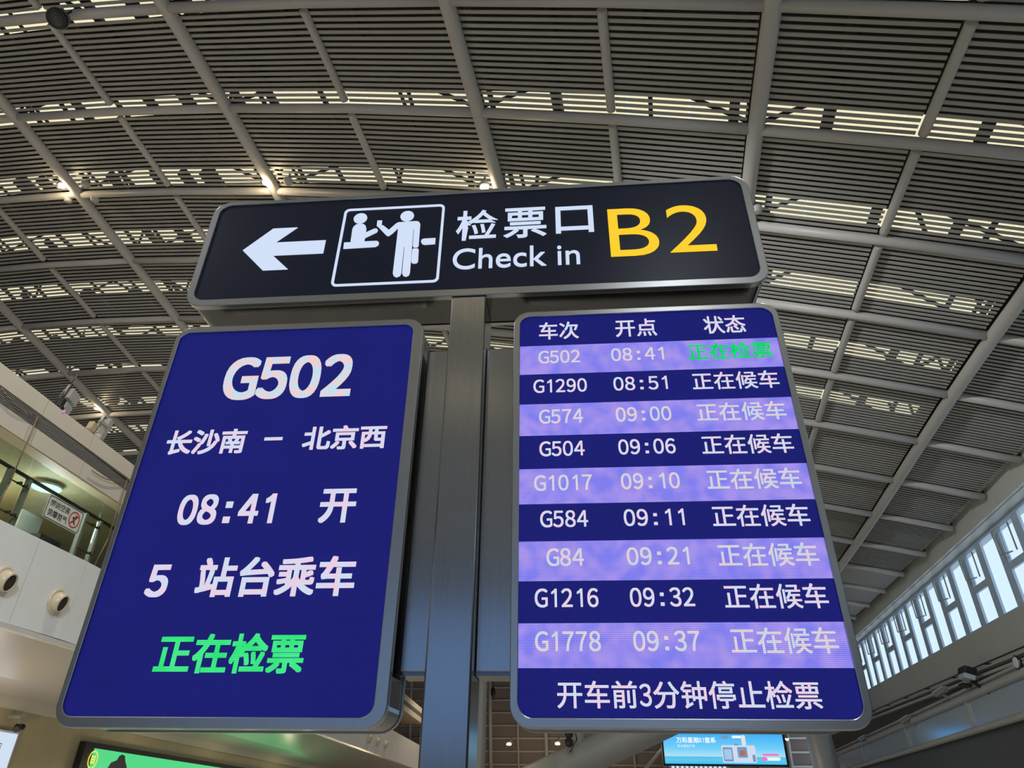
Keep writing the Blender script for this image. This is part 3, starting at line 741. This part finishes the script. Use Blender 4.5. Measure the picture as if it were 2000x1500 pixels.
wp = thing('white_poster', 'backlit white poster at the bottom left corner under the mezzanine', 'poster', LW(15.0, 11.4, 0.9))
m = MB(); m.fbox(LF, 13.2, 15.58, 11.36, 11.48, 0.9, 2.66); m.build('case', WHITE, wp)
m = MB(); m.fbox(LF, 13.25, 15.53, 11.345, 11.362, 0.95, 2.62); m.build('sheet', glow('backlit_white_sheet', lin(206, 222, 240), 1.0), wp)
m = MB()
m.ring([LF(a, 11.3445, z) for a, z in ((13.5, 1.0), (15.15, 1.0), (15.15, 2.42), (13.5, 2.42))], [LF(a, 11.3445, z) for a, z in ((13.515, 1.015), (15.135, 1.015), (15.135, 2.405), (13.515, 2.405))], LW.n * -0.002)
for k in range(7): m.fbox(LF, 14.78, 15.02 - 0.03 * (k % 3), 11.342, 11.344, 2.28 - k * 0.12, 2.33 - k * 0.12)
m.build('printed_lines', GREY, wp)
ca, cz_ = GA.at(34, 1421, 11.2)
p = LW(ca, 11.2, cz_)
t = thing('dome_camera', 'small dark camera at bottom left, hanging under the cornice', 'camera', p)
m = MB(); m.tube([p + Vector((0, 0, 0.22)), p], 0.02, 8); m.fbox(LW, ca - 0.08, ca + 0.08, 11.15, 11.42, cz_ + 0.16, cz_ + 0.22); m.build('bracket', GREY, t)
m = MB(); m.lathe(p, LW.a * -0.8 - LW.n * 0.5 + Vector((0, 0, -0.3)), [(0.05, -0.10), (0.07, -0.08), (0.07, 0.10), (0.05, 0.12)], 14); m.build('body', DARK, t)
m = MB(); m.sphere(p + LW.a * 0.14 + Vector((0, 0, 0.02)), 0.06); m.build('dome', DARK, t)

# ------------------------------------------------------------------ right wall: eaves, window row, ledge, guard rail
wr = thing('wall_right', None, None, RW(28, 9.2, 0), kind='structure')
B0, B1 = -20.0, 58.0
m = MB(); a = B0
while a < B1: m.fbox(RW, a, a + 1.34, 8.75, 8.85, 8.22, 8.95); a += 1.36
m.build('eaves_panel', FASC_R, wr)
m = MB(); m.fbox(RW, B0, B1, 8.85, 9.6, 8.20, 8.24); m.build('window_head', FASC_R, wr)
m = MB(); m.fbox(RW, B0, B1, 8.86, 9.6, 8.24, 11.5); m.build('roof_edge', DECK, wr)
m = MB(); a = B0
while a < B1: m.fbox(RW, a, a + 1.345, 9.16, 9.3, 4.95, 5.98); a += 1.36
m.build('spandrel_panel', GREYWALL, wr)
m = MB(); m.fbox(RW, B0, B1, 9.2, 9.5, 2.5, 5.96); m.build('wall_core', SEAM, wr)
m = MB(); m.fbox(RW, B0, B1, 8.98, 9.3, 4.88, 4.93); m.fbox(RW, B0, B1, 9.0, 9.3, 4.70, 4.78); m.build('ledge', GREYWALL, wr)
def zg(a): return -(a - 21.5) * 0.03
RF = lambda a, d, z: RW(a, d, z + zg(a))
m = MB(); m.fbox(RF, B0, B1, 9.0, 9.3, 3.2, 4.72); m.build('guard_backing', GREYWALL, wr)
m = MB(); m.fbox(lambda a, d, z: RF(a, d, z) if z > 1 else RW(a, d, z), B0, B1, 8.9, 9.3, 0.0, 3.44); m.build('lower_wall', DARKWALL, wr)
# windows: each unit one full-height light and one divided light with an opening upper sash
PW = 1.36
n = 0
a = 21.8 - 0.46 - PW * 4
units = []
while a < 52:
    units.append(a); a += 2 * PW
for k, a in enumerate(units):
    wi = thing('window_%d' % (k + 1), None, None, RW(a + PW, 9.25, 6.0), kind='structure')
    m = MB()
    for b, wdt in ((a - 0.44, 0.40), (a + PW - 0.44, 0.40)):
        m.fbox(RW, b, b + wdt, 9.20, 9.27, 5.98, 8.22)
    m.fbox(RW, a - 0.44, a + 2 * PW - 0.44, 9.19, 9.28, 5.97, 6.03); m.fbox(RW, a - 0.44, a + 2 * PW - 0.44, 9.19, 9.28, 8.10, 8.24)
    m.fbox(RW, a + PW - 0.05, a + 2 * PW - 0.43, 9.20, 9.27, 6.93, 7.11)
    m.build('window_frame', MULL, wi)
    m = MB(); s0, s1 = a + PW - 0.06, a + 2 * PW - 0.42
    m.ring([RW(s0, 9.24, 7.06), RW(s1, 9.24, 7.06), RW(s1, 9.24, 8.16), RW(s0, 9.24, 8.16)], [RW(s0 + .09, 9.24, 7.15), RW(s1 - .05, 9.24, 7.15), RW(s1 - .05, 9.24, 8.08), RW(s0 + .09, 9.24, 8.08)], RW.n * 0.05)
    m.build('opening_sash', MULL, wi)
    m = MB()
    m.tube([RW(s1 - 0.10, 9.0, 7.95), RW(s1 - 0.22, 8.98, 7.28)], 0.022, 6); m.tube([RW(s1 - 0.22, 8.98, 7.28), RW(s1 - 0.42, 9.22, 7.32)], 0.022, 6); m.tube([RW(s1 - 0.10, 9.0, 7.95), RW(s1 - 0.10, 9.24, 8.05)], 0.018, 6)
    m.tube([RW(s0 + 0.02, 9.08, 7.2), RW(s0 + 0.02, 9.08, 7.95)], 0.02, 6)
    m.build('sash_stay', GREY, wi)
    m = MB(); m.fbox(RW, a - 0.05, a + 2 * PW - 0.43, 9.285, 9.29, 6.0, 8.15); m.build('pane', CLEAR, wi)
wi = thing('window_60', None, None, RW(0, 9.25, 6.0), kind='structure')
m = MB(); a = B0 + 1.0
while a < units[0] - 1.0: m.fbox(RW, a, a + 0.40, 9.20, 9.27, 5.98, 8.22); a += PW
m.fbox(RW, B0, units[0] - 0.44, 9.19, 9.28, 5.97, 6.03); m.fbox(RW, B0, units[0] - 0.44, 9.19, 9.28, 8.10, 8.24); m.build('window_frame', MULL, wi)
m = MB(); m.fbox(RW, B0, units[0] - 0.44, 9.285, 9.29, 6.0, 8.15); m.build('pane', CLEAR, wi)
# reveal close-off between the last window and the hall ends
m = MB(); m.fbox(RW, units[-1] + 2 * PW - 0.44, B1, 9.2, 9.4, 5.9, 8.3); m.build('blank_panel', GREYWALL, wr)

# guard rail with frosted panels along the right gallery
gr = thing('guard_rail', 'tubular guard rail with frosted panels running along the right wall', 'guard rail', RF(28, 8.7, 3.4))
m = MB(); m.tube([RF(a, 8.80, 4.38) for a in range(-10, 57, 6)], 0.11, 12); m.tube([RF(a, 8.84, 4.60) for a in range(-10, 57, 6)], 0.05, 8); m.build('top_rail', BEAM, gr)
m = MB(); m.tube([RF(a, 8.78, 3.46) for a in range(-10, 57, 6)], 0.10, 12); m.build('bottom_rail', BEAM, gr)
pst = [11.3, 18.7, 26.1, 33.5, 41.9, 50.5]
for a in pst:
    m = MB(); m.fbox(RF, a - 0.10, a + 0.10, 8.80, 8.90, 3.5, 4.36); m.build('post', BEAM, gr)
for a, b in zip(pst, pst[1:]):
    m = MB(); m.fbox(RF, a + 0.12, b - 0.12, 8.86, 8.88, 3.58, 4.28); m.build('frosted_panel', FROST, gr)

# cameras and floodlight on the right wall
def bracket_box(name, label, cat, px, py, size, tilt=0.0, group=None):
    a, z = RW.at(px, py, 8.6); p = RW(a, 8.6, z)
    t = thing(name, label, cat, RW(a, 8.9, z - 0.3), group=group)
    return t, a, z, p
t, a, z, p = bracket_box('floodlight', 'dark boxy floodlight on a bracket below the window row', 'floodlight', 1889, 1312, 0.5)
ax = RW.a; ay = (-RW.n + Vector((0, 0, 0.35))).normalized(); az = ax.cross(ay).normalized()
if az.z < 0: az = -az
m = MB(); m.obox(p, ax, ay, az, 0.30, 0.17, 0.11); m.build('hood', DARK, t, 0.03)
m = MB(); m.obox(p + az * -0.16, ax, ay, az, 0.28, 0.15, 0.08); m.build('lamp_front', paint('pale_lamp_glass', (0.6, 0.65, 0.72, 1), 0.2), t, 0.02)
m = MB(); m.tube([p + Vector((0, 0, -0.2)), RW(a - 0.3, 8.75, z - 0.50), RW(a - 0.45, 9.0, z - 0.75)], 0.05, 8); m.obox(RW(a + 0.5, 8.6, z - 0.33), ax, ay, az, 0.22, 0.12, 0.03); m.build('bracket', DARK, t)
def cctv(px, py, label, L=0.42):
    t, a, z, p = bracket_box('security_camera', label, 'camera', px, py, 0.4, group='security cameras along the right ledge')
    ax = (RW.a * 0.93 - RW.n * 0.3 + Vector((0, 0, -0.22))).normalized(); sdv = ax.cross(Vector((0, 0, 1))).normalized(); uz = sdv.cross(ax)
    m = MB(); m.obox(p, ax, sdv, uz, L, 0.09, 0.08); m.build('body', LGREY, t, 0.015)
    m = MB(); m.obox(p + uz * 0.09 + ax * 0.04, ax, sdv, uz, L * 1.05, 0.10, 0.012); m.build('sunshield', WHITE, t)
    m = MB(); m.lathe(p + ax * L, ax, [(0.06, 0.0), (0.06, 0.02)], 12); m.build('lens', DARK, t)
    m = MB(); m.tube([p - uz * 0.08, p - uz * 0.16 + RW.n * 0.15, RW(a - 0.3, 9.05, z - 0.35)], 0.035, 8); m.build('arm', LGREY, t)
cctv(1838, 1352, 'pale security camera on the right ledge, just left of the floodlight', 0.28)
cctv(1770, 1406, 'pale security camera on the right ledge, midway to the right screen corner', 0.28)
cctv(1686, 1443, 'tiny distant security camera on the right ledge beside the right screen corner', 0.28)
a, z = RW.at(1987, 1294, 8.75); p = RW(a, 8.75, z)
t = thing('round_lamp', 'small round chrome lamp at the right picture edge under the ledge', 'lamp', p)
m = MB(); m.lathe(p, -RW.n, [(0.05, -0.45), (0.06, -0.1), (0.18, -0.04), (0.18, 0.03)], 18); m.build('housing', STEEL_P, t)
m = MB(); m.lathe(p, -RW.n, [(0.15, 0.03), (0.12, 0.06)], 18); m.build('lens', WHITE, t)
# pipe runs
t = wr
m = MB(); m.tube([RW(-10, 8.92, 4.98), RW(56, 8.92, 4.98)], 0.022, 6); m.build('cable_pipe', DARK, t)
m = MB()
for a in range(18, 56, 3): m.fbox(RW, a, a + 0.06, 8.92, 9.17, 4.96, 5.0)
m.build('pipe_clip', DARK, t)

# ------------------------------------------------------------------ ceiling spotlights at the roof nodes
SPOT_OFF = paint('unlit_lamp_glass', (0.50, 0.49, 0.47, 1), 0.25); SPOT_ON = glow('lit_lamp_lens', (1.0, 0.90, 0.68, 1), 30.0)
def roof_point(px, py, dz):
    d = ray(px, py); t = 3.0
    while t < 100:
        P = CAM + d * t; q = P - CAM; s = q.x * CP - q.y * SP; u = q.x * SP + q.y * CP
        if P.z > z_roof(s, u) + dz: return P
        t += 0.02
    return P
def spot(px, py, label, lit, r=0.11, energy=16, group='spotlights at the roof tube joints'):
    p = roof_point(px, py, -0.16); t = thing('ceiling_spotlight', label, 'spotlight', p, group=group)
    m = MB(); m.lathe(p, (0, 0, 1), [(r * 0.86, 0.0), (r, 0.02), (r, 0.09), (r * 0.5, 0.14), (0.025, 0.15), (0.025, 0.30)], 20); m.build('housing', BEAM, t)
    m = MB(); m.lathe(p, (0, 0, -1), [(r * 0.84, -0.005), (r * 0.7, 0.02), (r * 0.3, 0.03)], 20); m.build('lens', SPOT_ON if lit else SPOT_OFF, t)
    if lit:
        l = bpy.data.lights.new('spotlight_glow', 'POINT'); l.energy = energy; l.color = (1.0, 0.80, 0.48); l.shadow_soft_size = 0.06
        lo = bpy.data.objects.new('spotlight_glow', l); C.objects.link(lo); lo.location = p + Vector((0, 0, -0.12)); lo.parent = t; lo.matrix_parent_inverse = Matrix.Translation(-p)
        l = bpy.data.lights.new('spotlight_beam', 'SPOT'); l.energy = WARM_HALL_LIGHT * 2; l.color = (1.0, 0.88, 0.70); l.spot_size = math.radians(110); l.spot_blend = 0.6; l.shadow_soft_size = 0.1
        lo = bpy.data.objects.new('spotlight_beam', l); C.objects.link(lo); lo.location = p + Vector((0, 0, -0.15)); lo.parent = t; lo.matrix_parent_inverse = Matrix.Translation(-p)
spot(121, 363, 'lit spotlight at the roof tube crossing near the left picture edge', True)
spot(520, 357, 'lit yellow spotlight just above the left end of the black sign', True)
spot(946, 366, 'lit spotlight mostly hidden behind the top edge of the black sign', True)
spot(189, 798, 'lit spotlight beside the grey column loudspeaker at far left', True)
spot(166, 363, 'unlit round spotlight right of the lit lamp near the left edge', False)
spot(132, 393, 'unlit round spotlight below left of the crossing near the left edge', False)
spot(184, 392, 'unlit round spotlight below right of the crossing near the left edge', False)
spot(562, 357, 'unlit round spotlight just right of the yellow lit lamp', False)
spot(1478, 413, 'unlit round spotlight at the upper right edge of the black sign', False)
FARG = 'small lit spotlights on the far roof under the right screen'
def far_spot(px, py, u, label):
    d = ray(px, py); q = Vector((SP, CP, 0)); t = u / q.dot(d); p = CAM + d * t
    o = thing('ceiling_spotlight', label, 'spotlight', p, group=FARG)
    m = MB(); m.lathe(p, (0, 0, 1), [(0.20, 0.0), (0.24, 0.05), (0.24, 0.25), (0.05, 0.30)], 14); m.tube([p + Vector((0, 0, 0.25)), p + Vector((0.1, 1.8, 0.5))], 0.05, 6); m.build('housing', BEAM, o)
    m = MB(); m.lathe(p, (0, 0, -1), [(0.19, -0.005), (0.16, 0.05)], 14); m.build('lens', SPOT_ON, o)
    l = bpy.data.lights.new('far_spot_light', 'POINT'); l.energy = 80; l.color = (1.0, 0.78, 0.5); l.shadow_soft_size = 0.15
    lo = bpy.data.objects.new('far_spot_light', l); C.objects.link(lo); lo.location = p + Vector((0, -0.3, -0.3)); lo.parent = o; lo.matrix_parent_inverse = Matrix.Translation(-p)
far_spot(994, 1454, 57, 'small lit far spotlight under the right screen, leftmost of three'); far_spot(1089, 1453, 57, 'small lit far spotlight just left of the slanting column'); far_spot(1185, 1455, 57, 'small lit far spotlight on the right side of the slanting column')

# added lights without fixtures that brighten the floor, roof and far hall
def hall_fill(s, u, e, col, kind='SPOT'):
    p = H(s, u, z_roof(s, 5.0 if u < 5 else u) - 0.5)
    l = bpy.data.lights.new('hall_fill_light', kind); l.energy = e; l.color = col; l.shadow_soft_size = 0.3
    if kind == 'SPOT': l.spot_size = math.radians(120); l.spot_blend = 0.7
    lo = bpy.data.objects.new('hall_fill_light', l); C.objects.link(lo); lo.location = p
for u in (-26, -16, -6, 3):
    hall_fill(-20, u, WARM_HALL_LIGHT * 2, (1.0, 0.93, 0.83)); hall_fill(-10, u, WARM_HALL_LIGHT * 1.6, (0.97, 0.97, 1.0)); hall_fill(3, u, COOL_HALL_FILL * 2, (0.92, 0.97, 1.0))
for sx, u in ((-1.0, -8.4), (-1.3, -13.6)): hall_fill(sx, u, 14, (1.0, 0.80, 0.48), 'POINT')  # added warm points, placed to glint in the steel post
for u in (28, 38, 48):
    hall_fill(-14, u, WARM_HALL_LIGHT * 2, (1.0, 0.80, 0.58)); hall_fill(1, u, COOL_HALL_FILL * 2, (1.0, 0.9, 0.8))

for a in (9.0, 13.0, 20.0, 25.0, 31.0):  # added unseen points low in front of the tiles, warming the wall
    l = bpy.data.lights.new('tile_wall_fill', 'POINT'); l.energy = 48 if a < 15 else 20; l.color = (1.0, 0.85, 0.55); l.shadow_soft_size = 0.1
    lo = bpy.data.objects.new('tile_wall_fill', l); C.objects.link(lo); lo.location = LF(a, 10.2, 1.85)
for s, u, tu, e in ((-1.0, -3.0, 11.0, 3300), (-2.0, 10.0, 26.0, 1900), (-1.0, -8.0, 2.0, 1300), (-3.0, 4.0, 25.0, 2800)):  # added spots without fixtures, aimed at the side walls to brighten them
    p = H(s, u, 9.6); q = H(-11.0 if s > -2.5 else 8.5, tu, 5.2)
    l = bpy.data.lights.new('hall_fill_light', 'SPOT'); l.energy = e; l.color = (0.95, 0.98, 1.0); l.spot_size = math.radians(70); l.spot_blend = 0.8; l.shadow_soft_size = 0.3
    lo = bpy.data.objects.new('hall_fill_light', l); C.objects.link(lo); lo.location = p; lo.rotation_euler = (q - p).to_track_quat('-Z', 'Y').to_euler()

# ------------------------------------------------------------------ hanging and far objects
p = roof_point(113, 36, -0.55)
t = thing('pendant_speaker', 'black round speaker hanging from the roof tube at top left corner', 'loudspeaker', p)
m = MB(); m.lathe(p, (0.25, -0.5, -1), [(0.06, -0.20), (0.17, -0.16), (0.20, 0.0), (0.185, 0.08), (0.16, 0.09)], 24); m.build('shell', DARK, t)
m = MB(); m.lathe(p, (0.25, -0.5, -1), [(0.155, 0.085), (0.13, 0.10), (0.04, 0.11)], 24); m.build('grille', paint('black_grille', (0.03, 0.03, 0.032, 1), 0.3), t)
m = MB(); m.lathe(p, (0.25, -0.5, -1), [(0.205, -0.01), (0.208, 0.01)], 24); m.build('trim_ring', GREY, t)
m = MB(); m.tube([p + Vector((0, 0.05, 0.15)), p + Vector((0.05, 0.2, 0.75))], 0.022, 6); m.build('hanger', DARK, t)

# far columns
def quad_pt(px, py, u):
    d = ray(px, py); q = Vector((SP, CP, 0)); return CAM + d * (u / q.dot(d))
COLM = paint('light_grey_column', (0.36, 0.355, 0.35, 1), 0.45)
pa = quad_pt(942, 1330, 36); pb = quad_pt(936, 1500, 36)
t = thing('column', 'slim grey round column seen just right of the steel post', 'column', (pb.x - 0.05, pb.y, 0))
d = (pa - pb).normalized()
m = MB(); m.tube([pb - d * ((pb.z) / d.z), pb, pa, pa + d * 1.5], 0.27, 16); m.build('shaft', COLM, t)
pa = quad_pt(1258, 1425, 34); pb = quad_pt(1100, 1500, 34); d = (pa - pb).normalized()
t = thing('branch_column', 'thick slanting grey tubular column under the right screen', 'column', (pb - d * 3).to_tuple()[:2] + (0.0,))
m = MB(); m.tube([pb - d * (pb.z / d.z), pb, pa, pa + d * 6], 0.72, 20); m.build('slanting_shaft', COLM, t)
q0 = quad_pt(1129, 1425, 33.6); q1 = quad_pt(1130, 1465, 34)
m = MB(); m.tube([q0 + Vector((0, 0, 1.5)), q0, q1 + Vector((0, 0, -0.8))], 0.25, 16); m.build('stub', COLM, t)
pa = quad_pt(1597, 1430, 40); pb = quad_pt(1612, 1490, 39); d = (pa - pb).normalized()
t = thing('column', 'thick grey column beneath the lower right corner of right screen', 'column', (pb - d * (pb.z / d.z)))
m = MB(); m.tube([pb - d * (pb.z / d.z), pb, pa, pa + d * 4], 0.60, 18); m.build('shaft', COLM, t)
p = quad_pt(963, 1353, 58)
t = thing('pendant_speaker', 'tiny black hanging speaker in the gap right of the steel post', 'loudspeaker', p)
m = MB(); m.lathe(p, (0, 0, -1), [(0.05, -0.4), (0.16, -0.3), (0.2, 0.1), (0.08, 0.3)], 12); m.tube([p + Vector((0, 0, 0.3)), p + Vector((0, 0, 1.5))], 0.03, 6); m.build('shell', DARK, t)
p = quad_pt(1113, 1443, 32.5)
t = thing('horn_speaker', 'small dark pair of horn speakers beside the slanting column', 'loudspeaker', p)
for dz in (0.22, -0.12):
    m = MB(); m.lathe(p + Vector((0, 0, dz)), (-0.4, -1, -0.2), [(0.06, -0.2), (0.10, -0.1), (0.20, 0.10), (0.17, 0.11), (0.05, 0.0)], 16); m.build('horn', DARK, t)
m = MB(); m.tube([p + Vector((0, 0, -0.5)), p + Vector((0.3, 0.5, 0.0)), p + Vector((0.2, 0.3, 0.5))], 0.03, 6); m.build('bracket', DARK, t)
# thin raking struts of the far roof
for k, (x0, y0, x1, y1, lab) in enumerate(((1178, 1500, 1205, 1432, 'thin pale raking strut right of the slanting column'), (1262, 1500, 1296, 1460, 'thin pale raking strut beside the blue advertising screen'))):
    a, b = quad_pt(x0, y0, 48), quad_pt(x1, y1, 48); d = (b - a).normalized()
    t = thing('roof_strut', lab, 'strut', a - d * (a.z / d.z), group='raking struts of the far roof')
    m = MB(); m.tube([a - d * (a.z / d.z), b + d * 3], 0.10, 8); m.build('rod', BEAM, t)

# far advertising screen
AY = 40.0
c00, c10, c11, c01 = at(1299.5, 1491, AY), at(1537, 1494, AY), at(1528, 1437, AY), at(1294, 1433, AY)
ax0 = (c00.x + c01.x) / 2; ax1 = (c10.x + c11.x) / 2; az0 = (c00.z + c10.z) / 2; az1 = (c11.z + c01.z) / 2 + 0.25
AD = thing('advertising_screen', 'bright blue advertising screen below the right departure screen', 'screen', ((ax0 + ax1) / 2, AY, az0))
m = MB(); m.box(ax0 - 0.1, ax1 + 0.1, AY + 0.01, AY + 0.35, az0 - 0.1, az1 + 0.1); m.build('case', DARK, AD)
def adled():
    mt, nt, b = new_mat('advert_blue'); L = nt.links.new
    tc = N(nt, 'ShaderNodeTexCoord'); sp = N(nt, 'ShaderNodeSeparateXYZ'); L(tc.outputs['Generated'], sp.inputs[0])
    cr = N(nt, 'ShaderNodeValToRGB'); e = cr.color_ramp.elements
    e[0].position = 0.0; e[0].color = lin(60, 190, 240); e[1].position = 1.0; e[1].color = lin(10, 165, 245)
    for ps, cl in ((0.10, lin(90, 200, 240)), (0.20, lin(95, 185, 225)), (0.22, lin(170, 225, 245)), (0.45, lin(110, 205, 248))):
        q = e.new(ps); q.color = cl
    L(sp.outputs[2], cr.inputs[0]); L(cr.outputs[0], b.inputs['Emission Color']); b.inputs['Emission Strength'].default_value = 1.0
    b.inputs['Base Color'].default_value = (0.01, 0.01, 0.01, 1); return mt
m = MB(); m.box(ax0, ax1, AY - 0.01, AY + 0.01, az0, az1); adp = m.build('display', adled(), AD)
AW = ax1 - ax0; AHt = at(1411, 1435, AY).z - az0
def adx(f): return ax0 + AW * f
def adz(f): return az0 + AHt * f
ADW = glow('advert_white', lin(236, 246, 255), 1.0); ADP = glow('advert_pink', lin(238, 120, 190), 1.0); ADG = glow('advert_grey_blue', lin(120, 150, 190), 1.0); ADB = glow('advert_brown', lin(170, 110, 80), 1.0)
def adrect(x0, x1, z0, z1, mat, name, y=0.014, r=0.0):
    m = MB()
    m.prism([Vector((p.x, AY - y, p.z)) for p in round_rect(adx(x0), adx(x1), adz(z0), adz(z1), max(r, 0.01), 0)], (0, 0.003, 0))
    o = m.build(name, mat); o.parent = adp; o.matrix_parent_inverse = Matrix.Identity(4)
def adtext(s, x0, x1, z0, z1, off):
    V, Fc = lay(s, off); o = text_mesh('advert_text', V, Fc, (adx(x0), adx(x1), adz(z0), adz(z1)), lambda x, z, d: Vector((x, AY - 0.016, z)), ADW, None)
    o.parent = adp; o.matrix_parent_inverse = Matrix.Identity(4)
adtext('万和星瀚X1套系', 0.11, 0.44, 0.71, 0.91, 0.02); adtext('热水器选万和', 0.115, 0.26, 0.555, 0.655, 0.0)
adrect(0.480, 0.760, 0.05, 0.64, glow('advert_pale_panel', lin(205, 218, 240), 1.0), 'printed_cabinet', r=0.08)
adrect(0.490, 0.570, 0.09, 0.57, ADG, 'printed_appliance', 0.018, 0.05); adrect(0.498, 0.560, 0.16, 0.50, glow('advert_pale_blue', lin(160, 200, 235), 1.0), 'printed_glass', 0.021, 0.03)
adrect(0.610, 0.690, 0.22, 0.58, ADG, 'printed_oven', 0.018, 0.04); adrect(0.628, 0.672, 0.29, 0.46, ADB, 'printed_food', 0.021, 0.02)
adrect(0.728, 0.752, 0.09, 0.32, ADG, 'printed_drawer', 0.018, 0.02)
adrect(0.655, 0.690, 0.64, 0.99, glow('advert_skin', lin(226, 224, 228), 1.0), 'printed_figure', 0.018, 0.08); adrect(0.58, 0.655, 0.88, 0.97, ADW, 'printed_hood', 0.018, 0.03); adrect(0.49, 0.545, 0.86, 0.97, ADG, 'printed_cup', 0.018, 0.03)
adrect(0.590, 0.628, 0.635, 0.69, ADG, 'printed_pan', 0.018, 0.02)
adrect(0.80, 0.955, 0.13, 0.24, ADW, 'printed_button', 0.018, 0.1); adrect(0.80, 0.848, 0.12, 0.25, ADP, 'printed_button', 0.020, 0.1); adrect(0.815, 0.945, 0.29, 0.36, ADP, 'printed_slogan', 0.018, 0.03)
# hangers carry the screen from the roof
for x in (adx(0.15), adx(0.85)):
    m = MB(); m.tube([(x, AY + 0.2, az1), (x, AY + 0.2, 9.9)], 0.05, 8); m.build('hanger', GREY, AD)
# striped glazing far below the advert
gz = thing('window_90', None, None, at(1370, 1500, 56), kind='structure')
a0, a1 = at(1312, 1497, 56), at(1422, 1497, 56)
m = MB(); zt = at(1370, 1492, 56).z
for k in range(12):
    x = a0.x + (a1.x - a0.x) * k / 12.0; m.box(x, x + (a1.x - a0.x) / 12 * 0.55, 56, 56.05, 0.3, zt)
m.build('pane', glow('daylit_pane', lin(215, 228, 240), 1.0), gz)
m = MB(); m.box(a0.x - 0.2, a1.x + 0.2, 56.06, 56.2, 0.0, zt + 0.1); m.build('frame', MULL, gz)
p = at(1537, 1443, 55)
t = thing('ceiling_spotlight', 'tiny white lit spotlight at upper right of the blue advertising screen', 'spotlight', p)
m = MB(); m.lathe(p, (0, 0, 1), [(0.10, 0), (0.14, 0.05), (0.14, 0.25), (0.03, 0.3), (0.03, 1.2)], 12); m.build('housing', BEAM, t); m = MB(); m.sphere(p, 0.12); m.build('lens', glow('cool_spot_lens', (0.9, 0.95, 1.0, 1), 5), t)
